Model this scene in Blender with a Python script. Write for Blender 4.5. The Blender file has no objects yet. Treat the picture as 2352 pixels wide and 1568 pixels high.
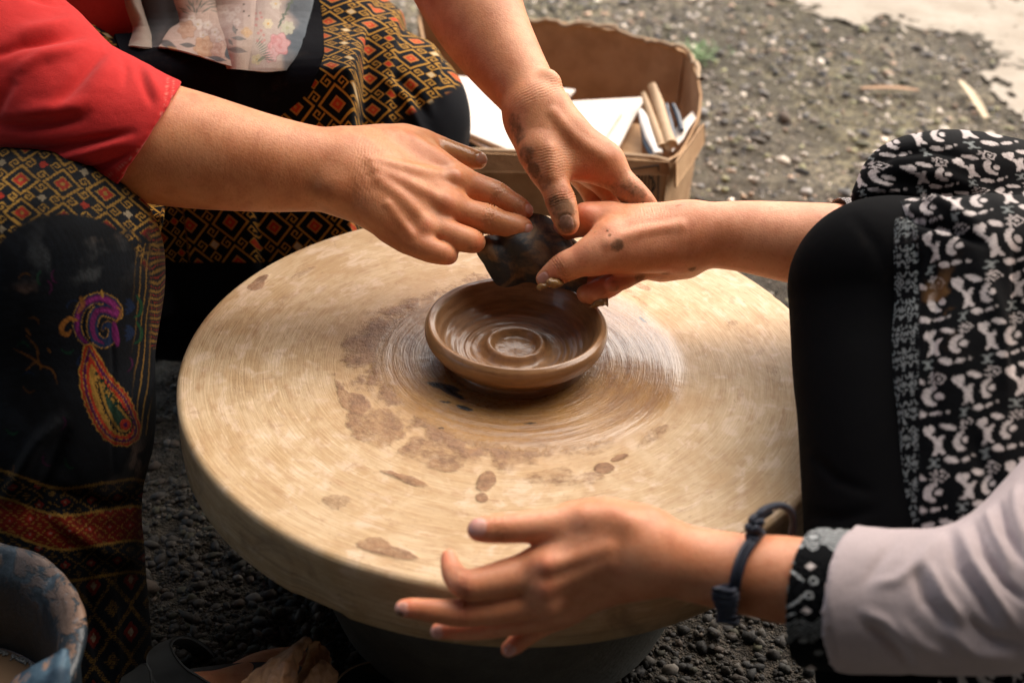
import bpy, bmesh, math, random
import numpy as np
from mathutils import Vector, Matrix, noise as mnoise

random.seed(7); rng = np.random.default_rng(7)
S = bpy.context.scene
COL = S.collection
H = 0.26                      # height of the wheel's top above the ground

# ------------------------------------------------------------------ camera, world, sun
PITCH, ROLL, FPX = 0.5724, -0.0425, 2700.0      # focal length in pixels of a 2352 px wide frame
CAM = np.array([0.0, -0.8139, 0.5402 + H])
_c, _s = math.cos(PITCH), math.sin(PITCH)
FW, UP, RT = np.array([0, _c, -_s]), np.array([0, _s, _c]), np.array([1.0, 0, 0])
cr, sr = math.cos(ROLL), math.sin(ROLL)
right = cr*RT - sr*UP
upv = sr*RT + cr*UP
cam_d = bpy.data.cameras.new('camera'); cam = bpy.data.objects.new('camera', cam_d); COL.objects.link(cam)
M = Matrix(((right[0], upv[0], -FW[0], CAM[0]), (right[1], upv[1], -FW[1], CAM[1]), (right[2], upv[2], -FW[2], CAM[2]), (0, 0, 0, 1)))
cam.matrix_world = M
cam_d.sensor_width = 36.0; cam_d.lens = FPX/2352*36.0
cam_d.clip_start = 0.05; cam_d.clip_end = 200
cam_d.dof.use_dof = True; cam_d.dof.focus_distance = 0.985; cam_d.dof.aperture_fstop = 5.2
S.camera = cam

W = bpy.data.worlds.new('World'); S.world = W; W.use_nodes = True
SUN_EL, SUN_AZ = math.radians(50), math.radians(38)    # azimuth measured from +Y (away from the camera) towards +X
nt = W.node_tree; bg = nt.nodes['Background']
sky = nt.nodes.new('ShaderNodeTexSky'); sky.sky_type = 'NISHITA'; sky.sun_disc = False
sky.sun_elevation = SUN_EL; sky.sun_rotation = SUN_AZ; sky.dust_density = 3.0; sky.ozone_density = 1.0
warm = nt.nodes.new('ShaderNodeMix'); warm.data_type = 'RGBA'; warm.blend_type = 'MULTIPLY'; warm.inputs[0].default_value = 1.0; warm.inputs[7].default_value = (1.0, .91, .80, 1)   # thin warm overcast
nt.links.new(sky.outputs[0], warm.inputs[6]); nt.links.new(warm.outputs[2], bg.inputs[0]); bg.inputs[1].default_value = 0.15
sl = bpy.data.lights.new('sun', 'SUN'); sun = bpy.data.objects.new('sun', sl); COL.objects.link(sun)
sl.energy = 3.2; sl.angle = math.radians(80); sl.color = (1.0, 0.93, 0.84)
sd = Vector((math.sin(SUN_AZ)*math.cos(SUN_EL), math.cos(SUN_AZ)*math.cos(SUN_EL), math.sin(SUN_EL)))
sun.rotation_euler = (-sd).to_track_quat('-Z', 'Y').to_euler(); sun.location = (1, 1, 3)
S.view_settings.view_transform = 'Standard'; S.view_settings.look = 'None'
S.view_settings.exposure = 0.74; S.view_settings.gamma = 1.0
S.render.engine = 'CYCLES'
S.cycles.use_denoising = True

# ------------------------------------------------------------------ helpers: places
def ray(u, v):
    a, b = u-1176.0, 784.0-v
    return FW + (right*a + upv*b)/FPX
def PD(u, v, w): return CAM + ray(u, v)*w            # the point w metres deep into the scene along that line of sight
def PZ(u, v, z):
    r = ray(u, v); return CAM + r*((z-CAM[2])/r[2])
def PY(u, v, y):
    r = ray(u, v); return CAM + r*((y-CAM[1])/r[1])
def PN(L):                                           # [(u, v, depth, radius px)] -> points, radii in metres
    P = np.array([PD(a[0], a[1], a[2]) for a in L]); R = np.array([a[3]*a[2]/FPX for a in L]); return P, R

# ------------------------------------------------------------------ helpers: objects
def tag(o, label=None, cat=None, group=None, kind=None):
    if label: o['label'] = label
    if cat: o['category'] = cat
    if group: o['group'] = group
    if kind: o['kind'] = kind
    return o
def empty(name, loc=(0, 0, 0)):
    o = bpy.data.objects.new(name, None); COL.objects.link(o); o.location = Vector(loc); o.empty_display_size = 0.05; return o
def link(name, me, mat=None, parent=None):
    o = bpy.data.objects.new(name, me); COL.objects.link(o)
    if mat is not None: me.materials.append(mat)
    if parent is not None:
        o.parent = parent; o.matrix_parent_inverse = Matrix.Translation(-parent.location)
    return o
def mesh(name, V, F, smooth=True):
    """F: an (n,4) or (n,3) integer array, or a list of polygons"""
    me = bpy.data.meshes.new(name); V = np.asarray(V, dtype=np.float32)
    if isinstance(F, np.ndarray):
        me.vertices.add(len(V)); me.vertices.foreach_set('co', V.ravel())
        n, k = F.shape
        me.loops.add(n*k); me.loops.foreach_set('vertex_index', F.ravel().astype(np.int32))
        me.polygons.add(n); me.polygons.foreach_set('loop_start', np.arange(0, n*k, k, dtype=np.int32))
        me.update(calc_edges=True)
    else:
        me.from_pydata([tuple(map(float, p)) for p in V], [], [tuple(f) for f in F])
    if smooth: me.polygons.foreach_set('use_smooth', np.ones(len(me.polygons), dtype=bool))
    me.update(); return me
def setcol(me, name, rgb):
    at = me.color_attributes.new(name, 'FLOAT_COLOR', 'POINT')
    n = len(me.vertices); c = np.ones((n, 4), np.float32); rgb = np.asarray(rgb)
    if rgb.ndim == 1: c[:, :3] = rgb[:, None]
    else: c[:, :rgb.shape[1]] = rgb
    at.data.foreach_set('color', c.ravel())
def lathe(prof, n=96, close=False):
    prof = np.array(prof, float); a = np.linspace(0, 2*np.pi, n, endpoint=False)
    V = np.stack([prof[:, None, 0]*np.cos(a), prof[:, None, 0]*np.sin(a), prof[:, None, 1]+0*a], -1).reshape(-1, 3)
    m = len(prof); F = []
    for i in range(m if close else m-1):
        j = (i+1) % m
        k = np.arange(n); k2 = (k+1) % n
        F.append(np.stack([i*n+k, i*n+k2, j*n+k2, j*n+k], -1))
    return V, np.concatenate(F)
def gridF(nu, nv, cu=False, cv=False):
    iu = np.arange(nu if cu else nu-1); iv = np.arange(nv if cv else nv-1)
    I, J = np.meshgrid(iu, iv, indexing='ij'); I2, J2 = (I+1) % nu, (J+1) % nv
    return np.stack([I*nv+J, I2*nv+J, I2*nv+J2, I*nv+J2], -1).reshape(-1, 4)

# value noise on arrays
_perm = rng.random((64, 64, 64)).astype(np.float32)
def vnoise(P):
    P = np.asarray(P, np.float64); i = np.floor(P).astype(int); f = P-i; f = f*f*(3-2*f); r = 0
    for dx in (0, 1):
        for dy in (0, 1):
            for dz in (0, 1):
                w = (f[..., 0] if dx else 1-f[..., 0])*(f[..., 1] if dy else 1-f[..., 1])*(f[..., 2] if dz else 1-f[..., 2])
                r = r + w*_perm[(i[..., 0]+dx) & 63, (i[..., 1]+dy) & 63, (i[..., 2]+dz) & 63]
    return r
def fbm(P, o=4):
    P = np.asarray(P, np.float64); r = 0; a = .5; t = 0
    for k in range(o): r = r + a*vnoise(P*2**k+17.3*k); t += a; a *= .5
    return r/t
def sstep(a, b, x):
    t = np.clip((x-a)/(b-a), 0, 1); return t*t*(3-2*t)
def cr_interp(P, n):
    """Catmull-Rom through the rows of P, n samples"""
    P = np.asarray(P, float); m = len(P)
    Q = np.concatenate([[2*P[0]-P[1]], P, [2*P[-1]-P[-2]]])
    t = np.linspace(0, m-1, n); i = np.minimum(t.astype(int), m-2); f = (t-i)
    f = f.reshape((-1,)+(1,)*(P.ndim-1))
    a, b, c, d = Q[i], Q[i+1], Q[i+2], Q[i+3]
    return .5*((2*b)+(-a+c)*f+(2*a-5*b+4*c-d)*f**2+(-a+3*b-3*c+d)*f**3)

# ------------------------------------------------------------------ helpers: implicit bodies
class Field:
    def __init__(s, lo, hi, h):
        s.h = h; s.lo = np.array(lo, float); s.n = np.ceil((np.array(hi)-lo)/h).astype(int)+1
        s.ax = [(s.lo[k]+h*np.arange(s.n[k])).astype(np.float32) for k in range(3)]
    def new(s): return np.full(s.n, 0.03, np.float32)
    def win(s, a, b):
        i0 = np.clip(np.floor((a-s.lo)/s.h).astype(int), 0, s.n); i1 = np.clip(np.ceil((b-s.lo)/s.h).astype(int)+1, 0, s.n)
        return tuple(slice(i0[k], i1[k]) for k in range(3))
    def chain(s, D, P, R, k=0.0, sub=4, flat=None, marg=0.012):
        """union a smooth tapering tube; flat=(normal, f): radius along normal is f times"""
        P = np.asarray(P, float); R = np.asarray(R, float)
        if len(P) > 2: n = (len(P)-1)*sub+1; Q = cr_interp(np.c_[P, R], n); P, R = Q[:, :3], Q[:, 3]
        # evaluate the tube on its own window
        rm = R.max()+marg; w = s.win(P.min(0)-rm, P.max(0)+rm)
        T = np.full([max(0, q.stop-q.start) for q in w], 0.03, np.float32)
        if T.size == 0: return
        for a, b, ra, rb in zip(P[:-1], P[1:], R[:-1], R[1:]):
            rr = max(ra, rb)+marg; ww = s.win(np.minimum(a, b)-rr, np.maximum(a, b)+rr)
            X, Y, Z = s.ax[0][ww[0]][:, None, None], s.ax[1][ww[1]][None, :, None], s.ax[2][ww[2]][None, None, :]
            if X.size*Y.size*Z.size == 0: continue
            d = (b-a).astype(np.float32); L = float(d@d)+1e-12; a = a.astype(np.float32)
            x, y, z = X-a[0], Y-a[1], Z-a[2]
            t = np.clip((x*d[0]+y*d[1]+z*d[2])/L, 0, 1)
            x, y, z = x-t*d[0], y-t*d[1], z-t*d[2]
            q2 = x*x+y*y+z*z
            if flat is not None:
                nrm, f = flat; m = x*nrm[0]+y*nrm[1]+z*nrm[2]; q2 = q2+m*m*(1/f**2-1)
            dd = np.sqrt(q2)-(ra+(rb-ra)*t)
            if flat is not None and f < 1: dd = dd*(.5+.5*f)
            l = tuple(slice(ww[k].start-w[k].start, ww[k].stop-w[k].start) for k in range(3))
            T[l] = np.minimum(T[l], dd)
        D[w] = smin(D[w], T, k)
    def mesh(s, D):
        return surface_nets(D, s.lo, s.h)
def smin(a, b, k):
    if k <= 0: return np.minimum(a, b)
    h = np.maximum(k-np.abs(a-b), 0)/k
    return np.minimum(a, b)-h*h*k*.25
def surface_nets(D, lo, h):
    D = D.copy(); D[0] = D[-1] = .03; D[:, 0] = D[:, -1] = .03; D[:, :, 0] = D[:, :, -1] = .03
    B = D < 0; n = np.array(D.shape)
    c = np.zeros(n-1, np.int8)
    for dx in (0, 1):
        for dy in (0, 1):
            for dz in (0, 1): c += B[dx:n[0]-1+dx, dy:n[1]-1+dy, dz:n[2]-1+dz]
    act = np.argwhere((c > 0) & (c < 8)); idx = np.full(n-1, -1, np.int64); idx[tuple(act.T)] = np.arange(len(act))
    acc = np.zeros((len(act), 3)); cnt = np.zeros(len(act))
    for ax in range(3):
        o = [k for k in range(3) if k != ax]
        for p in (0, 1):
            for q in (0, 1):
                A = act.copy(); A[:, o[0]] += p; A[:, o[1]] += q; E = A.copy(); E[:, ax] += 1
                d0, d1 = D[tuple(A.T)], D[tuple(E.T)]; m = (d0 < 0) != (d1 < 0)
                t = np.where(m, d0/np.where(m, d0-d1, 1), 0)
                pt = A.astype(float)-act; pt[:, ax] += t
                acc[m] += pt[m]; cnt[m] += 1
    V = lo+h*(act+acc/cnt[:, None])
    Fs = []
    for ax in range(3):
        o1, o2 = (ax+1) % 3, (ax+2) % 3
        a = [slice(None)]*3; b = [slice(None)]*3; a[ax] = slice(0, -1); b[ax] = slice(1, None)
        e = np.argwhere(B[tuple(a)] != B[tuple(b)]); ins = B[tuple(a)][tuple(e.T)]
        ok = (e[:, o1] > 0) & (e[:, o2] > 0) & (e[:, o1] < n[o1]-1) & (e[:, o2] < n[o2]-1); e, ins = e[ok], ins[ok]
        def g(i, j): q = e.copy(); q[:, o1] -= i; q[:, o2] -= j; return idx[tuple(q.T)]
        Q = np.stack([g(1, 1), g(0, 1), g(0, 0), g(1, 0)], -1); Q[~ins] = Q[~ins][:, ::-1]; Fs.append(Q)
    F = np.concatenate(Fs); F = F[(F >= 0).all(1)]
    return V, F
def relax(V, F, it=2, lam=.5):
    E = np.concatenate([F[:, [0, 1]], F[:, [1, 2]], F[:, [2, 3]], F[:, [3, 0]]])
    for _ in range(it):
        s = np.zeros_like(V); c = np.zeros(len(V))
        for k in range(3): s[:, k] = np.bincount(E[:, 0], V[E[:, 1], k], len(V))+np.bincount(E[:, 1], V[E[:, 0], k], len(V))
        c = np.bincount(E[:, 0], minlength=len(V))+np.bincount(E[:, 1], minlength=len(V))
        V = V+lam*(s/np.maximum(c, 1)[:, None]-V)
    return V
def normals(V, F):
    a = V[F[:, 2]]-V[F[:, 0]]; b = V[F[:, 3]]-V[F[:, 1]]; n = np.cross(a, b); N = np.zeros_like(V)
    for k in range(4):
        for j in range(3): N[:, j] += np.bincount(F[:, k], n[:, j], len(V))
    return N/np.maximum(np.linalg.norm(N, axis=1), 1e-12)[:, None]

# ------------------------------------------------------------------ helpers: materials
class NT:
    def __init__(s, name):
        s.m = bpy.data.materials.new(name); s.m.use_nodes = True; s.t = s.m.node_tree; s.b = s.t.nodes['Principled BSDF']; s.out = s.t.nodes['Material Output']
    def n(s, typ, **kw):
        o = s.t.nodes.new('ShaderNode'+typ)
        for k, v in kw.items():
            if k.startswith('_'): o.inputs[k[1:].replace('_', ' ')].default_value = v
            else: setattr(o, k, v)
        return o
    def l(s, a, b): s.t.links.new(a, b)
    def sock(s, node, key, v):
        i = node.inputs[key]
        if hasattr(v, 'is_output') or isinstance(v, bpy.types.NodeSocket): s.l(v, i)
        else: i.default_value = v
    def math(s, op, a, b=None, c=None, clamp=False):
        o = s.n('Math', operation=op, use_clamp=clamp); s.sock(o, 0, a)
        if b is not None: s.sock(o, 1, b)
        if c is not None: s.sock(o, 2, c)
        return o.outputs[0]
    def mix(s, f, a, b, mode='MIX'):
        o = s.n('Mix', data_type='RGBA', blend_type=mode); s.sock(o, 0, f)
        for k, v in ((6, a), (7, b)):
            if isinstance(v, tuple) and len(v) == 3: v = v+(1,)
            s.sock(o, k, v)
        return o.outputs[2]
    def noise(s, vec, scale, detail=4, rough=.55, dist=0, out=0):
        o = s.n('TexNoise'); o.inputs['Scale'].default_value = scale; o.inputs['Detail'].default_value = detail
        o.inputs['Roughness'].default_value = rough; o.inputs['Distortion'].default_value = dist
        if vec is not None: s.l(vec, o.inputs['Vector'])
        return o.outputs[out]
    def ramp(s, f, stops, interp='LINEAR'):
        o = s.n('ValToRGB'); o.color_ramp.interpolation = interp; e = o.color_ramp.elements
        while len(e) < len(stops): e.new(.5)
        for q, (p, c) in zip(e, stops):
            q.position = p; q.color = (c if isinstance(c, tuple) else (c, c, c))+(1,) if not (isinstance(c, tuple) and len(c) == 4) else c
        s.l(f, o.inputs[0]); return o.outputs[0]
    def rng(s, f, a, b, c=0, d=1, smooth=True):
        o = s.n('MapRange', interpolation_type='SMOOTHSTEP' if smooth else 'LINEAR'); s.sock(o, 0, f)
        for k, v in ((1, a), (2, b), (3, c), (4, d)): o.inputs[k].default_value = v
        return o.outputs[0]
    def attr(s, name): return s.n('Attribute', attribute_name=name)
    def pos(s): return s.n('TexCoord').outputs['Object']
    def geo(s): return s.n('NewGeometry').outputs['Position']
    def bump(s, h, dist=.001, strength=1.0, prev=None):
        o = s.n('Bump'); o.inputs['Distance'].default_value = dist; o.inputs['Strength'].default_value = strength; s.l(h, o.inputs['Height'])
        if prev is not None: s.l(prev, o.inputs['Normal'])
        return o.outputs[0]
    def set(s, **kw):
        names = dict(col='Base Color', rough='Roughness', metal='Metallic', nrm='Normal', spec='Specular IOR Level', coat='Coat Weight', crough='Coat Roughness', sss='Subsurface Weight', sssr='Subsurface Radius', ssss='Subsurface Scale', sheen='Sheen Weight', sheenr='Sheen Roughness', sheent='Sheen Tint', alpha='Alpha', trans='Transmission Weight', ior='IOR', cnrm='Coat Normal')
        for k, v in kw.items():
            if isinstance(v, tuple) and len(v) == 3 and k in ('col', 'sheent'): v = v+(1,)
            s.sock(s.b, names[k], v)
        return s.m

# ------------------------------------------------------------------ helpers: cloth
def vis_uv(V):
    X = V-CAM; w = X@FW; return 1176+FPX*(X@right)/w, 784-FPX*(X@upv)/w, w
def pdist(u, v, L):
    """distance from points to a polyline, and the position along it (0..1)"""
    L = np.array(L, float); best = np.full(u.shape, 1e9); tt = np.zeros(u.shape); n = len(L)-1
    for i in range(n):
        a, b = L[i], L[i+1]; d = b-a; t = np.clip(((u-a[0])*d[0]+(v-a[1])*d[1])/(d@d+1e-9), 0, 1)
        q = np.hypot(u-a[0]-t*d[0], v-a[1]-t*d[1]); m = q < best; best = np.where(m, q, best); tt = np.where(m, (i+t)/n, tt)
    return best, tt
def folds(V, N, L, vis_only=True):
    """L: [(polyline px, width px, height m)] ridges (+) and furrows (-) across the side that faces the wheel"""
    u, v, w = vis_uv(V); fc = sstep(-.05, .25, -(N@FW)); D = np.zeros(len(V))
    for pl, wd, h in L:
        q, t = pdist(u, v, pl); D += h*np.exp(-(q/wd)**2)*(np.sin(np.pi*np.clip(t*.94+.03, 0, 1))**.6)
    return V+N*(D*fc)[:, None]
def patch(ctrl, nu, nv):
    """ctrl: rows of (u, v, depth) -> dense sheet"""
    C = np.array([[PD(*q) for q in row] for row in ctrl]); A = cr_interp(C, nu); B = cr_interp(np.swapaxes(A, 0, 1), nv)
    return np.swapaxes(B, 0, 1).reshape(-1, 3), gridF(nu, nv)
def sheet(name, V, nu, nv, thick, mat, parent=None):
    """a sheet with real thickness"""
    F = gridF(nu, nv); N = normals(V, F); V2 = V-N*thick; n = len(V)
    b = np.concatenate([np.arange(nv), np.arange(1, nu)*nv+nv-1, (nu-1)*nv+np.arange(nv-2, -1, -1), np.arange(nu-2, 0, -1)*nv])
    E = np.stack([b, np.roll(b, -1), np.roll(b, -1)+n, b+n], -1)
    me = mesh(name, np.concatenate([V, V2]), np.concatenate([F, F[:, ::-1]+n, E[:, ::-1]])); return link(name, me, mat, parent), me
def subdiv(V, F):
    n = len(V); E = np.sort(np.stack([F, np.roll(F, -1, 1)], -1).reshape(-1, 2), 1)
    key = E[:, 0].astype(np.int64)*n+E[:, 1]; uq, inv = np.unique(key, return_inverse=True); m = len(uq)
    em = .5*(V[uq//n]+V[uq % n]); fc = V[F].mean(1); inv = inv.reshape(F.shape)+n; c = n+m+np.arange(len(F))
    Q = np.concatenate([np.stack([F[:, k], inv[:, k], c, inv[:, k-1]], -1) for k in range(4)])
    return np.concatenate([V, em, fc]), Q
def sdf_shape(chains, h, k=.02, cut=None, hollow=None, world=False, rl=4, sub=8):
    PR = [((np.array([c[:3] for c in ch]), np.array([c[3] for c in ch])) if world else PN(ch)) for ch in chains]
    P = np.concatenate([p for p, r in PR]); R = np.concatenate([r for p, r in PR])
    lo, hi = (P-R[:, None]).min(0)-.012, (P+R[:, None]).max(0)+.012
    f = Field(lo, hi, h); D = f.new()
    for p, r in PR: f.chain(D, p, r, k, sub=sub, marg=max(.012, k))
    if hollow is not None:
        T = f.new()
        for p, r in PR: f.chain(T, p, r-hollow, k, sub=sub)
        D = np.maximum(D, -T)
    X, Y, Z = f.ax[0][:, None, None], f.ax[1][None, :, None], f.ax[2][None, None, :]
    for (c, n) in (cut or []):
        n = np.array(n)/np.linalg.norm(n); D = np.maximum(D, (X-c[0])*n[0]+(Y-c[1])*n[1]+(Z-c[2])*n[2])
    V, F = f.mesh(D); V = relax(V, F, rl, .5); return V, F
def tube(P, R, n=12, closed=False):
    P = np.array(P, float); m = len(P); R = np.broadcast_to(np.asarray(R, float), (m,))
    T = np.gradient(P, axis=0) if not closed else (np.roll(P, -1, 0)-np.roll(P, 1, 0)); T /= np.linalg.norm(T, axis=1)[:, None]
    u = np.cross(T[0], [0.3, .2, .9]); u /= np.linalg.norm(u); V = []
    a = np.linspace(0, 2*np.pi, n, endpoint=False)
    for i in range(m):
        u = u-(u@T[i])*T[i]; u /= np.linalg.norm(u); w = np.cross(T[i], u); V.append(P[i]+R[i]*(np.cos(a)[:, None]*u+np.sin(a)[:, None]*w))
    return np.concatenate(V), gridF(m, n, closed, True)
def merge(*L):
    Vs, Fs, n = [], [], 0
    for V, F in L: Vs.append(V); Fs.append(np.asarray(F)+n); n += len(V)
    return np.concatenate(Vs), np.concatenate(Fs)
def cloth_material(name, col=None, attr=None, rough=.8, weave=1400, bump=.35, sheen=.15, dirt=0.0, spec=.15):
    m = NT(name); p = m.geo()
    c = m.attr(attr).outputs['Color'] if attr else m.mix(m.noise(p, 30, 4), tuple(x*.85 for x in col), tuple(min(1, x*1.12) for x in col))
    if dirt: c = m.mix(m.math('MULTIPLY', m.rng(m.noise(p, 28, 6, .65), .55, .75), dirt), c, (.16, .115, .085))
    wv = m.noise(p, weave, 2, .5)
    c = m.mix(m.rng(wv, .3, .7, 0, .22), c, (0, 0, 0))
    h = m.math('ADD', m.math('MULTIPLY', m.noise(p, 45, 4, .6), 3.0), wv)
    return m.set(col=c, rough=rough, nrm=m.bump(h, .0008, bump), sheen=sheen, sheenr=.5, spec=spec)
def lattice(m, uv, k_attr=None):
    """gold diamonds and hooked keys on near-black cloth, as drawn on the woven sarong"""
    s = m.n('SeparateColor'); m.l(uv, s.inputs[0]); M_ = m.math
    x, y = s.outputs[0], s.outputs[1]
    fx = M_('ABSOLUTE', M_('SUBTRACT', M_('FRACT', x), .5)); fy = M_('ABSOLUTE', M_('SUBTRACT', M_('FRACT', y), .5))
    par = M_('FLOORED_MODULO', M_('ADD', M_('FLOOR', x), M_('FLOOR', y)), 2.0)
    idc = M_('FLOORED_MODULO', M_('ADD', M_('FLOOR', x), M_('MULTIPLY', M_('FLOOR', y), 3.0)), 4.0)
    d = M_('MAXIMUM', fx, fy)
    def band(a, b): return M_('MULTIPLY', M_('GREATER_THAN', d, a), M_('LESS_THAN', d, b))
    gold, red, org, cream, black = (.50, .26, .045), (.52, .06, .025), (.50, .20, .05), (.62, .50, .30), (.006, .008, .012)
    A = m.mix(band(.395, .47), black, gold); A = m.mix(M_('LESS_THAN', d, .20), A, org); A = m.mix(band(.05, .14), A, red)
    segs = [(.36, .14, .5, .05), (.17, .25, .05, .15), (.27, .37, .14, .05), (.37, .31, .05, .10), (.32, .25, .07, .045)]
    hk = None
    for cx, cy, hx, hy in [(.36, .16, .16, .026), (.20, .28, .026, .14), (.30, .41, .12, .026), (.40, .34, .026, .08), (.345, .28, .06, .024)]:
        q = M_('MAXIMUM', M_('SUBTRACT', M_('ABSOLUTE', M_('SUBTRACT', fx, cx)), hx), M_('SUBTRACT', M_('ABSOLUTE', M_('SUBTRACT', fy, cy)), hy))
        hk = q if hk is None else M_('MINIMUM', hk, q)
    B = m.mix(M_('LESS_THAN', hk, 0), black, gold)
    B = m.mix(M_('LESS_THAN', d, .13), B, m.mix(M_('GREATER_THAN', idc, 1.5), red, cream)); B = m.mix(band(.11, .145), B, gold)
    return m.mix(par, A, B)

# ------------------------------------------------------------------ people: the four forearms and hands
def skin_material(name, base, deep):
    m = NT(name); p = m.geo()
    a = m.attr('paint'); sep = m.n('SeparateColor'); m.l(a.outputs['Color'], sep.inputs[0])
    mud, nail, wet = sep.outputs[0], sep.outputs[1], sep.outputs[2]
    blot = m.noise(p, 26, 6, .68); fine = m.noise(p, 420, 3, .6); vein = m.noise(p, 60, 3, .5)
    c = m.mix(m.rng(blot, .35, .68), base, deep)
    c = m.mix(m.rng(vein, .52, .72, 0, .35), c, (deep[0]*.8, deep[1]*.62, deep[2]*.6))
    c = m.mix(m.rng(m.noise(p, 210, 4, .7), .52, .72, 0, .30), c, (deep[0]*.86, deep[1]*.72, deep[2]*.7)); c = m.mix(m.rng(m.noise(p, 45, 4, .6), .5, .7, 0, .25), c, (base[0]*1.05, base[1]*.86, base[2]*.86)); c = m.mix(m.rng(fine, .55, .75, 0, .28), c, (deep[0]*.7, deep[1]*.6, deep[2]*.55))
    rd = m.attr('flush').outputs['Fac']
    c = m.mix(m.math('MULTIPLY', rd, .65), c, (base[0]*.98, base[1]*.62, base[2]*.62))
    c = m.mix(nail, c, (.62, .33, .27))
    mudc = m.mix(m.noise(p, 130, 4), (.075, .040, .024), (.25, .145, .085))
    thr = m.math('ADD', mud, m.math('MULTIPLY', m.math('SUBTRACT', m.noise(p, 170, 6, .7), .5), 1.5))
    mf = m.math('MULTIPLY', m.rng(thr, .30, .95), m.rng(mud, .02, .3))
    c = m.mix(m.math('MULTIPLY', m.rng(mud, .0, .9), .22), c, (.30, .16, .085)); c = m.mix(m.math('MULTIPLY', mf, .85), c, mudc)
    c = m.mix(m.math('MULTIPLY', wet, .55), c, (.26, .17, .075))
    r = m.math('ADD', m.math('MULTIPLY', nail, -.16), m.math('ADD', .42, m.math('MULTIPLY', fine, .16)))
    r = m.math('ADD', r, m.math('MULTIPLY', mf, .25)); r = m.math('MULTIPLY', r, m.math('SUBTRACT', 1.0, m.math('MULTIPLY', wet, .8)), clamp=True)
    vor = m.n('TexVoronoi', feature='F1'); vor.inputs['Scale'].default_value = 620; m.l(p, vor.inputs['Vector'])
    h = m.math('ADD', m.math('MULTIPLY', vor.outputs['Distance'], .5), m.math('MULTIPLY', m.noise(p, 300, 5, .7), .9))
    h = m.math('ADD', h, m.math('MULTIPLY', mf, 1.2))
    h = m.math('MULTIPLY', h, m.math('SUBTRACT', 1.0, m.math('MULTIPLY', nail, .9)))
    return m.set(col=c, rough=r, nrm=m.bump(h, .0005, .42), sss=.28, sssr=(1.0, .32, .14), ssss=.008, spec=m.math('SUBTRACT', .45, m.math('MULTIPLY', mf, .38)))

M_SKIN1 = skin_material('potter_skin', (.63, .272, .126), (.48, .170, .066))
M_SKIN2 = skin_material('apprentice_skin', (.74, .335, .185), (.60, .222, .098))

def limb(parts, h=.0011, mods=()):
    """parts: dict with 'palm': chains blended broadly, 'fingers': chains kept apart; each chain = (points, k, flat)"""
    allP = []; allR = []
    for g in ('palm', 'fingers'):
        for ch in parts.get(g, []):
            P, R = PN(ch[0]); allP.append(P); allR.append(R)
    P = np.concatenate(allP); R = np.concatenate(allR)
    f = Field((P-R[:, None]).min(0)-.012, (P+R[:, None]).max(0)+.012, h)
    D = f.new(); Fg = f.new()
    for ch in parts['palm']:
        P, R = PN(ch[0]); f.chain(D, P, R, ch[1] if len(ch) > 1 else .012, sub=12, flat=ch[2] if len(ch) > 2 else None)
    for ch in parts.get('fingers', []):
        P, R = PN(ch[0]); f.chain(Fg, P, R, ch[1] if len(ch) > 1 else .0012, flat=ch[2] if len(ch) > 2 else None)
    D = smin(D, Fg, parts.get('k', .007))
    def front(u, v):          # depth of the skin along a line of sight
        w = np.arange(.5, 1.3, h*.5); Q = CAM+ray(u, v)*w[:, None]; i = np.round((Q-f.lo)/f.h).astype(int)
        ok = ((i >= 0) & (i < f.n)).all(1); w, i = w[ok], i[ok]; d = D[i[:, 0], i[:, 1], i[:, 2]]; k = np.argmax(d < 0)
        return w[k] if (d < 0).any() else None
    for ch in parts.get('more', []):      # tendons and knuckles: (u, v, radius px, how far they stand proud in metres)
        L = []
        for (u, v, r, pr) in ch[0]:
            w = front(u, v)
            if w is not None: L.append((u, v, w+r*w/FPX-pr, r))
        if len(L) < 2: continue
        P, R = PN(L); f.chain(D, P, R, ch[1] if len(ch) > 1 else .003)
    for ch in parts.get('cut', []):
        P, R = PN(ch[0]); T = f.new(); f.chain(T, P, R, 0); D = -smin(-D, T, ch[1])
    V, F = f.mesh(D); V = relax(V, F, 3, .5)
    # inflate back the trace lost in relaxing
    N = normals(V, F); V = V+N*.00015
    return V, F, N
UV = {}
def see(V):              # where each vertex shows, kept for placing marks on the skin
    X = V-CAM; w = X@FW; UV['p'] = np.c_[1176+FPX*(X@right)/w, 784-FPX*(X@upv)/w, w]
def hit(q):
    p = UV['p']; d = np.hypot(p[:, 0]-q[0], p[:, 1]-q[1]); r = max(5, d.min()+2); return PD(q[0], q[1], p[d < r, 2].min())
def dist_px(V, q):       # distance in metres from each vertex to a mark on the skin
    return np.linalg.norm(V-hit(q), axis=1)
def nail(V, N, att, q, axis_uv, L, Wd, facing=None):
    """q: nail centre (u,v,w) near the skin; axis from root to tip given in (u,v,w) differences; L, Wd half sizes in metres"""
    C = hit(q); A = hit((q[0]+axis_uv[0]*.5, q[1]+axis_uv[1]*.5))-C; A /= np.linalg.norm(A)
    k = np.argmin(np.linalg.norm(V-C, axis=1)); n = N[np.linalg.norm(V-V[k], axis=1) < .004].mean(0)
    if facing is not None: n = np.array(facing, float)
    n -= (n@A)*A; n /= np.linalg.norm(n); B = np.cross(n, A); X = V-V[k]
    a, b, e = X@A/L, X@B/Wd, X@n
    d = (np.abs(a)**2.6+np.abs(b)**2.6)**(1/2.6)
    ok = (N@n > .1) & (np.abs(e) < .008)
    m = sstep(1.06, .94, d)*ok
    att[:, 1] = np.maximum(att[:, 1], m)
    rim = np.exp(-((d-1.08)/.09)**2)*ok*(a < .85)
    V += N*(m*.0004-rim*.0006)[:, None]
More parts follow.
